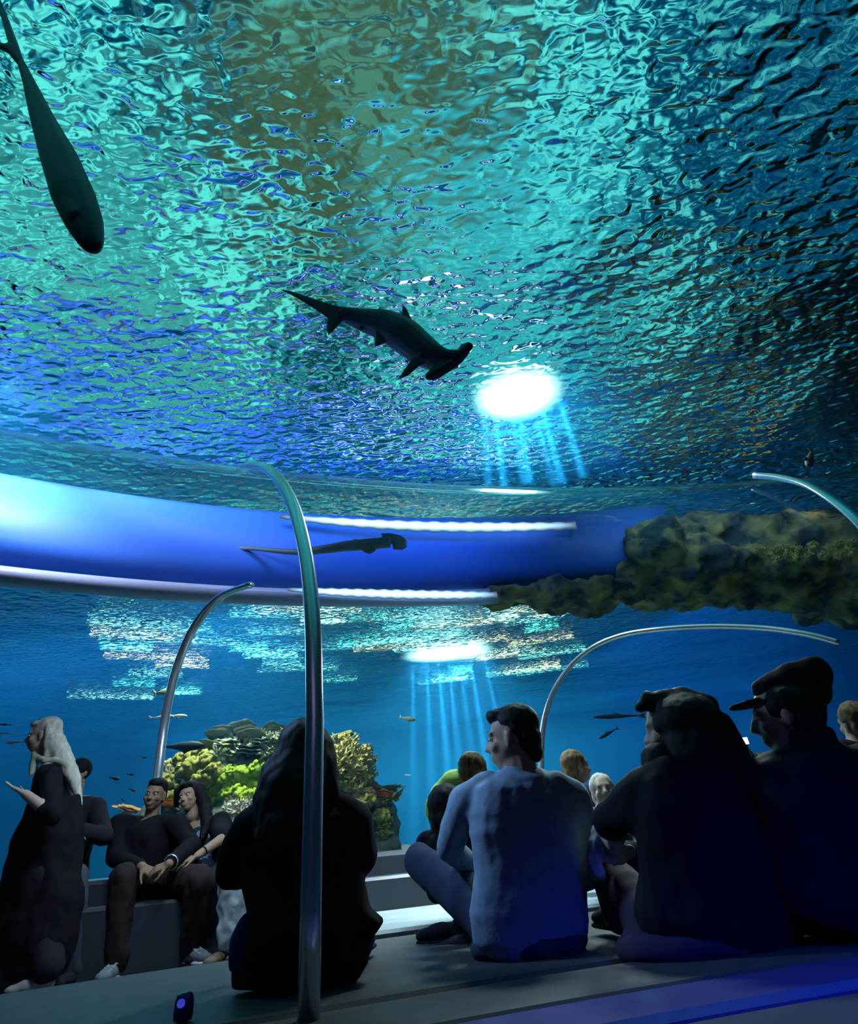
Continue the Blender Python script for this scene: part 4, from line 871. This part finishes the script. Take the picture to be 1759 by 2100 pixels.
# ------------------------------------------------------------------ 8, 9 the two beyond him
def kid(hc_, k, f, pel_, D, top, hair_m, label, bottom, extra=None, headfwd=None, skin=None):
    A = frame(headfwd or f); f = V(f).normalized(); hc = U(*hc_, D); pel = U(*pel_, D); nk = hc.lerp(pel, .26) if True else 0
    bm = bmesh.new(); head(bm, hc, A, k); trunk(bm, pel, nk, f, .14 * k, .12 * k, .135 * k, .12 * k); limb(bm, [hc, nk], [.045 * k, .05 * k])
    s = f.cross(V((0, 0, 1)))
    ar = []
    for q in (-1, 1):
        sh = nk + s * (q * .15 * k) - V((0, 0, .06 * k)); e = sh + f * .08 * k + s * (q * .02) - V((0, 0, .20 * k)); w = e + f * .2 * k - s * (q * .07 * k) + V((0, 0, .02)); ar.append((sh, e, w))
        limb(bm, [sh, e, w], [.045 * k, .036 * k, .026 * k]); hand(bm, w, f - s * (q * .4), V((0, 0, -1)), -q, k, .5)
    lg = []
    for q in (-1, 1):
        h_ = pel + s * (q * .08 * k); kn = h_ + f * .38 * k + V((0, 0, .02)); an = V((kn.x, kn.y, max(FZ + .1, kn.z - .40 * k))); lg.append((h_, kn, an)); limb(bm, [h_, kn, an], [.075 * k, .052 * k, .036 * k])
    body = fuse('body', bm, skin or M_skin, .012)
    bm = bmesh.new(); trunk(bm, pel, nk, f, .16 * k, .145 * k, .15 * k, .135 * k, g=.02)
    for a in ar: limb(bm, [nk - V((0, 0, .05)), a[0], a[1], a[2].lerp(a[1], .2)], [.06 * k, .062 * k, .052 * k, .042 * k])
    if extra: extra(bm)
    tp = fuse('jacket', bm, top, .012, 3, folds=.007, fscale=.07)
    bm = bmesh.new()
    for a in lg: limb(bm, list(a), [.10 * k, .07 * k, .05 * k])
    tr = fuse('trousers', bm, bottom, .013, 3)
    bm = bmesh.new(); s_, f_, u_ = A; ell(bm, hc - f_ * .025 * k + u_ * .035 * k, (.088 * k, .098 * k, .092 * k), A); ell(bm, hc - f_ * .055 * k - u_ * .03 * k, (.082 * k, .06 * k, .08 * k), A)
    hr = fuse('hair', bm, hair_m, .010, 2, folds=.006, fscale=.03)
    shs = [shoe_parts(V((a[2].x, a[2].y, a[2].z - .1)), f, .85 * k, M_dark_c, M_black, None, FZ) for a in lg]
    return person([body, tp, tr, hr] + shs, (pel.x, pel.y, FZ), label)
M_neon = cloth('neon_green_jacket', (.50, .85, .22), (.60, .92, .28))
def neon_extra(bm):
    D = 3.85; limb(bm, [U(965, 1600, D), U(930, 1612, D), U(908, 1634, D), U(888, 1652, D), U(876, 1672, D)], [.075, .095, .085, .05, .018])
kid((973, 1585), .95, V((.75, .6, 0)), (930, 1745), 3.85, M_neon, H_brown, 'brown-haired person bending forward in a neon green jacket beside the man in blue', M_dark_c, neon_extra, V((.8, .5, -.35)), M_skin_pale)
def dark_extra(bm):
    D = 3.3; limb(bm, [U(935, 1700, D), U(918, 1730, D), U(930, 1765, D)], [.075, .08, .09])
kid((921, 1664), 1.05, V((.5, .85, 0)), (945, 1790), 3.3, M_black, H_black, 'black-haired child seen from behind at the elbow of the man in blue', M_dark_c, dark_extra)
# ------------------------------------------------------------------ 10, 11 far heads between the man in blue and the hooded woman
kid((1182, 1572), .98, V((.9, .25, 0)), (1165, 1730), 4.6, cloth('navy_top', (.04, .06, .14)), H_brown, 'small dark-haired figure in navy far off right of the man in blue', M_dark_c)
kid((1236, 1622), .92, V((.1, -1, 0)), (1235, 1760), 4.2, cloth('grey_top', (.12, .14, .18)), H_blond, 'fair-haired child facing the camera between the man in blue and the hooded woman', M_dark_c, None, V((-.1, -1, .1)), M_skin_pale)
# ------------------------------------------------------------------ 12 woman with big dark hair
def hooded():
    D = 2.25; f = V((-.25, 1, 0)).normalized(); A = frame(V((-.9, .43, -.1))); s, ff, u = A
    hc = U(1378, 1492, D + .02); nk = U(1410, 1580, D); pel = U(1425, 1900, D)
    shL, shR = U(1300, 1660, D), U(1530, 1640, D); elL = U(1250, 1690, D + .14); wrL = U(1262, 1716, D + .30); elR = U(1600, 1760, D + .06); wrR = U(1500, 1790, D + .28)
    bm = bmesh.new(); head(bm, hc, A, 1.0); trunk(bm, pel, nk, f, .17, .15, .17, .15); limb(bm, [nk, hc], [.06, .055])
    limb(bm, [shL, elL, wrL], [.05, .042, .03]); limb(bm, [shR, elR, wrR], [.05, .042, .03]); hand(bm, wrL, V((-.3, .9, 0)), V((0, 0, -1)), 1, .95, .6); hand(bm, wrR, V((-.6, .7, 0)), V((0, 0, -1)), -1, .95, .6)
    K = [(pel + V((-.1, 0, 0)), U(1262, 1812, D + .4)), (pel + V((.1, 0, 0)), U(1400, 1830, D + .45))]
    for a, b_ in K: limb(bm, [a + V((0, .12, .01)), b_, V((b_.x, b_.y + .05, .32))], [.06, .055, .04])
    body = fuse('body', bm, M_skin, .011)
    bm = bmesh.new(); rows = [(1560, 1330, 1510), (1610, 1300, 1560), (1660, 1285, 1590), (1720, 1300, 1620), (1780, 1320, 1640), (1850, 1330, 1650), (1910, 1330, 1650), (1952, 1345, 1630)]
    P = [(U(a, y, D) + U(b_, y, D)) / 2 for y, a, b_ in rows]; R = [(U(a, y, D) - U(b_, y, D)).length / 2 for y, a, b_ in rows]
    tube_bm(bm, P, R, 24, flat=.58, flat_axis=f); trunk(bm, pel, nk, f, .17, .15, .17, .15, g=.03)
    limb(bm, [U(1330, 1620, D), U(1290, 1660, D + .02), U(1248, 1684, D + .12), wrL.lerp(elL, .3)], [.08, .078, .06, .05]); limb(bm, [U(1500, 1620, D), shR, elR, wrR], [.08, .09, .07, .05])
    coat = fuse('coat', bm, M_black, .013, 4, folds=.011, fscale=.10)
    bm = bmesh.new(); limb(bm, [K[0][0] + V((0, .05, 0)), K[0][1], V((K[0][1].x, K[0][1].y + .05, .34))], [.10, .09, .07]); limb(bm, [K[1][0], K[1][1], V((K[1][1].x, K[1][1].y + .05, .34))], [.12, .09, .07])
    ell(bm, U(1420, 1935, D + .02), (.25, .17, .07)); tr = fuse('trousers', bm, cloth('purple_black_trousers', (.035, .025, .05)), .013, 3, folds=.008)
    bm = bmesh.new(); E = lambda ds, df, du, r: ell(bm, hc + s * ds + ff * df + u * du, r, A, 3)
    ell(bm, U(1405, 1478, D), (.125, .13, .098)); ell(bm, U(1428, 1545, D - .01), (.128, .12, .14)); limb(bm, [U(1330, 1436, D), U(1312, 1452, D)], [.035, .02]); limb(bm, [U(1345, 1440, D), U(1400, 1430, D), U(1450, 1445, D)], [.04, .04, .04])
    limb(bm, [U(1470, 1490, D), U(1500, 1545, D), U(1530, 1590, D)], [.06, .06, .045]); limb(bm, [U(1355, 1560, D), U(1345, 1610, D + .02)], [.07, .05])
    hr = fuse('hair', bm, H_black, .010, 3, folds=.005, fscale=.03)
    sh = [shoe_parts(V((b_.x, b_.y + .02, .29)), f, .9, M_dark_c, M_black, None, FZ) for a, b_ in K]
    return person([body, coat, tr, hr] + sh, (pel.x, pel.y, .29), 'woman with full dark hair and dark coat sitting right of the man in blue')
hooded()
# ------------------------------------------------------------------ 13 man in the cap
def cap_man():
    D = 2.2; f = V((-.35, 1, 0)).normalized(); A = frame(V((-.9, .43, -.05))); s, ff, u = A
    hc = U(1606, 1468, D); nk = U(1625, 1530, D); pel = U(1700, 1850, D + .06); shL, shR = U(1545, 1600, D), U(1790, 1570, D)
    elL, wrL = U(1530, 1740, D + .15), U(1450, 1750, D + .4); elR, wrR = U(1830, 1740, D + .1), U(1700, 1760, D + .4)
    bm = bmesh.new(); head(bm, hc, A, 1.06); trunk(bm, pel, nk, f, .18, .18, .20, .18); limb(bm, [nk, hc - u * .04], [.066, .06])
    limb(bm, [shL, elL, wrL], [.055, .045, .03]); limb(bm, [shR, elR, wrR], [.055, .045, .03]); hand(bm, wrL, V((-.7, .6, 0)), V((0, 0, -1)), 1, 1, .6); hand(bm, wrR, V((-.7, .6, 0)), V((0, 0, -1)), -1, 1, .6)
    K = [(pel + V((-.1, 0, 0)), pel + V((-.25, .42, .02))), (pel + V((.1, 0, 0)), pel + V((.05, .46, .02)))]
    for a, b_ in K: limb(bm, [a + V((0, .12, .01)), b_, V((b_.x, b_.y + .04, .32))], [.06, .055, .04])
    body = fuse('body', bm, M_skin, .009)
    bm = bmesh.new(); rows = [(1520, 1590, 1690), (1545, 1545, 1770), (1590, 1520, 1810), (1660, 1530, 1830), (1740, 1560, 1850), (1820, 1570, 1850), (1880, 1570, 1840), (1915, 1590, 1820)]
    P = [(U(a, y, D) + U(b_, y, D)) / 2 for y, a, b_ in rows]; R = [(U(a, y, D) - U(b_, y, D)).length / 2 for y, a, b_ in rows]
    tube_bm(bm, P, R, 24, flat=.62, flat_axis=f); trunk(bm, pel, nk, f, .18, .18, .20, .18, g=.035); limb(bm, [shL, elL, wrL], [.08, .07, .05]); limb(bm, [shR, elR, wrR], [.08, .07, .05])
    limb(bm, [U(1600, 1522, D + .05), U(1640, 1512, D - .06), U(1690, 1508, D - .04)], [.03, .035, .035])
    coat = fuse('jacket', bm, M_black, .013, 4, folds=.011, fscale=.10)
    bm = bmesh.new()
    for a, b_ in K: limb(bm, [a + V((0, .06, 0)), b_, V((b_.x, b_.y + .04, .34))], [.09, .085, .07])
    tr = fuse('trousers', bm, M_dark_c, .013, 3, folds=.008)
    bm = bmesh.new(); q = lambda x, y, d=0: U(x, y, D + d)
    limb(bm, [q(1572, 1416), q(1625, 1402), q(1662, 1388)], [.050, .078, .070]); limb(bm, [q(1630, 1396), q(1668, 1378)], [.065, .060]); limb(bm, [q(1632, 1432), q(1670, 1420)], [.085, .058])
    cap_ = fuse('cap', bm, cloth('dark_cap_wool', (.012, .010, .016)), .010, 3, folds=.006, fscale=.06)
    bm = bmesh.new(); bp = [hc + u * .062 + ff * d_ + s * s_ for d_, s_ in ((.05, -.075), (.10, -.068), (.150, -.035), (.165, 0), (.150, .035), (.10, .068), (.05, .075))]
    slab(bm, bp, u, .014); br = fuse('brim', bm, cap_.data.materials[0], .005, 2); br.parent = cap_
    bm = bmesh.new(); limb(bm, [q(1625, 1470), q(1655, 1450), q(1660, 1495)], [.075, .062, .05]); ell(bm, hc - ff * .022 + u * .03, (.092, .095, .085), A); ell(bm, hc - ff * .05 - u * .03, (.088, .06, .07), A); hr = fuse('hair', bm, H_black, .010, 2, folds=.004, fscale=.03)
    sh = [shoe_parts(V((b_.x, b_.y, .29)), f, 1, M_dark_c, M_black, None, FZ) for a, b_ in K]
    return person([body, coat, tr, cap_, hr] + eyes(hc, A, None, 1.06) + sh, (pel.x, pel.y, .29), 'man in a dark peaked cap and dark jacket at the right end of the bench')
cap_man()
# ------------------------------------------------------------------ 14 head at the right edge
kid((1752, 1482), .95, V((-.2, 1, 0)), (1760, 1640), 3.6, M_dark_c, H_brown, 'dark-haired person at the right edge beyond the man in the cap', M_dark_c)
# ================================================================== things people hold or left
def bag():
    D = 2.42; bm = bmesh.new()
    limb(bm, [U(1222, 1710, D), U(1216, 1755, D), U(1224, 1792, D)], [.020, .028, .026]); limb(bm, [U(1232, 1702, D), U(1250, 1725, D - .02), U(1272, 1750, D)], [.022, .035, .030])
    limb(bm, [U(1246, 1700, D), U(1275, 1690, D), U(1302, 1706, D)], [.02, .026, .02]); limb(bm, [U(1240, 1745, D), U(1265, 1758, D), U(1290, 1745, D)], [.03, .03, .02])
    o = fuse('scarf', bm, pbr('crumpled_pale_cloth', (.82, .85, .80), .7, nscale=14, col2=(.25, .28, .25), bump=.01), .008, 1, folds=.014, fscale=.035)
    tag(o, 'crumpled pale patterned cloth in the lap of the woman with full dark hair', 'cloth')
bag()
def phone():
    D = 3.4; c = U(1522, 1520, D); r = empty('phone', c, 'small phone with a bright white screen held up between the two at the right', 'phone')
    w, h, t = .034, .022, .004
    box('case', (-w, -t, -h), (w, t, h), M_black, r, .003)
    box('screen', (-w + .004, -t - .001, -h + .004), (w - .004, -t - .0002, h - .004), emit('phone_screen', (.6, .85, 1), 2.5), r)
    box('camera_bump', (w - .018, t, h - .018), (w - .006, t + .002, h - .006), M_dark_c, r)
phone()
def photographer():
    D = 3.45; w = U(1548, 1560, D); f = V((0, 1, 0)); bm = bmesh.new()
    hc, pel = U(1570, 1590, D + .1), U(1590, 1760, D + .1); A = frame(f); head(bm, hc, A, .95); nk = U(1575, 1630, D + .1); trunk(bm, pel, nk, f, .15, .13, .15, .13)
    hd = U(1538, 1548, D); limb(bm, [U(1540, 1660, D + .1), U(1560, 1620, D), w, hd], [.05, .04, .03, .024]); hand(bm, hd, V((-.35, -.1, 1)), V((-.9, .1, -.2)), -1, .85, .75)
    s2 = U(1620, 1650, D + .1); limb(bm, [s2, s2 + V((0, .05, -.22)), s2 + V((-.1, .2, -.2))], [.05, .04, .03]); hand(bm, s2 + V((-.1, .2, -.2)), V((-.5, 1, 0)), V((0, 0, -1)), -1, .95, .5)
    for q in (-.08, .08): limb(bm, [pel + V((q, 0, 0)), pel + V((q, .38, 0)), pel + V((q, .4, -.4))], [.075, .052, .036])
    body = fuse('body', bm, M_skin, .010)
    bm = bmesh.new(); trunk(bm, pel, nk, f, .16, .15, .16, .14, g=.02); limb(bm, [U(1540, 1660, D + .1), U(1560, 1620, D), w], [.06, .05, .04]); limb(bm, [s2, s2 + V((0, .05, -.22)), s2 + V((-.06, .13, -.21))], [.06, .05, .04]); jk = fuse('jacket', bm, cloth('olive_sleeve', (.04, .05, .04)), .012)
    bm = bmesh.new()
    for q in (-.08, .08): limb(bm, [pel + V((q, 0, 0)), pel + V((q, .38, 0)), pel + V((q, .4, -.36))], [.1, .07, .05])
    tr = fuse('trousers', bm, M_dark_c, .013)
    bm = bmesh.new(); ell(bm, hc + V((0, -.02, .03)), (.085, .095, .09)); hr = fuse('hair', bm, H_black, .012)
    person([body, jk, tr, hr], (pel.x, pel.y, FZ), 'mostly hidden person raising a phone between the full-haired woman and the man in the cap')
photographer()
def cup():
    c = UZ(374, 2092, .27); r = empty('floor_light', c, 'small round blue floor light on the near ledge at the lower left', 'lamp')
    bm = bmesh.new(); P = [V((0, 0, z)) for z in (0, .012, .04, .055, .060)]; tube_bm(bm, P, [.024, .026, .025, .021, .014], 24); from_bm('housing', bm, pbr('blue_plastic', (.05, .05, .4), .3), r)
    bm = bmesh.new(); ell(bm, (0, -.020, .038), (.012, .008, .012)); from_bm('lens', bm, emit('blue_lens', (.08, .08, .9), .5), r)
cup()
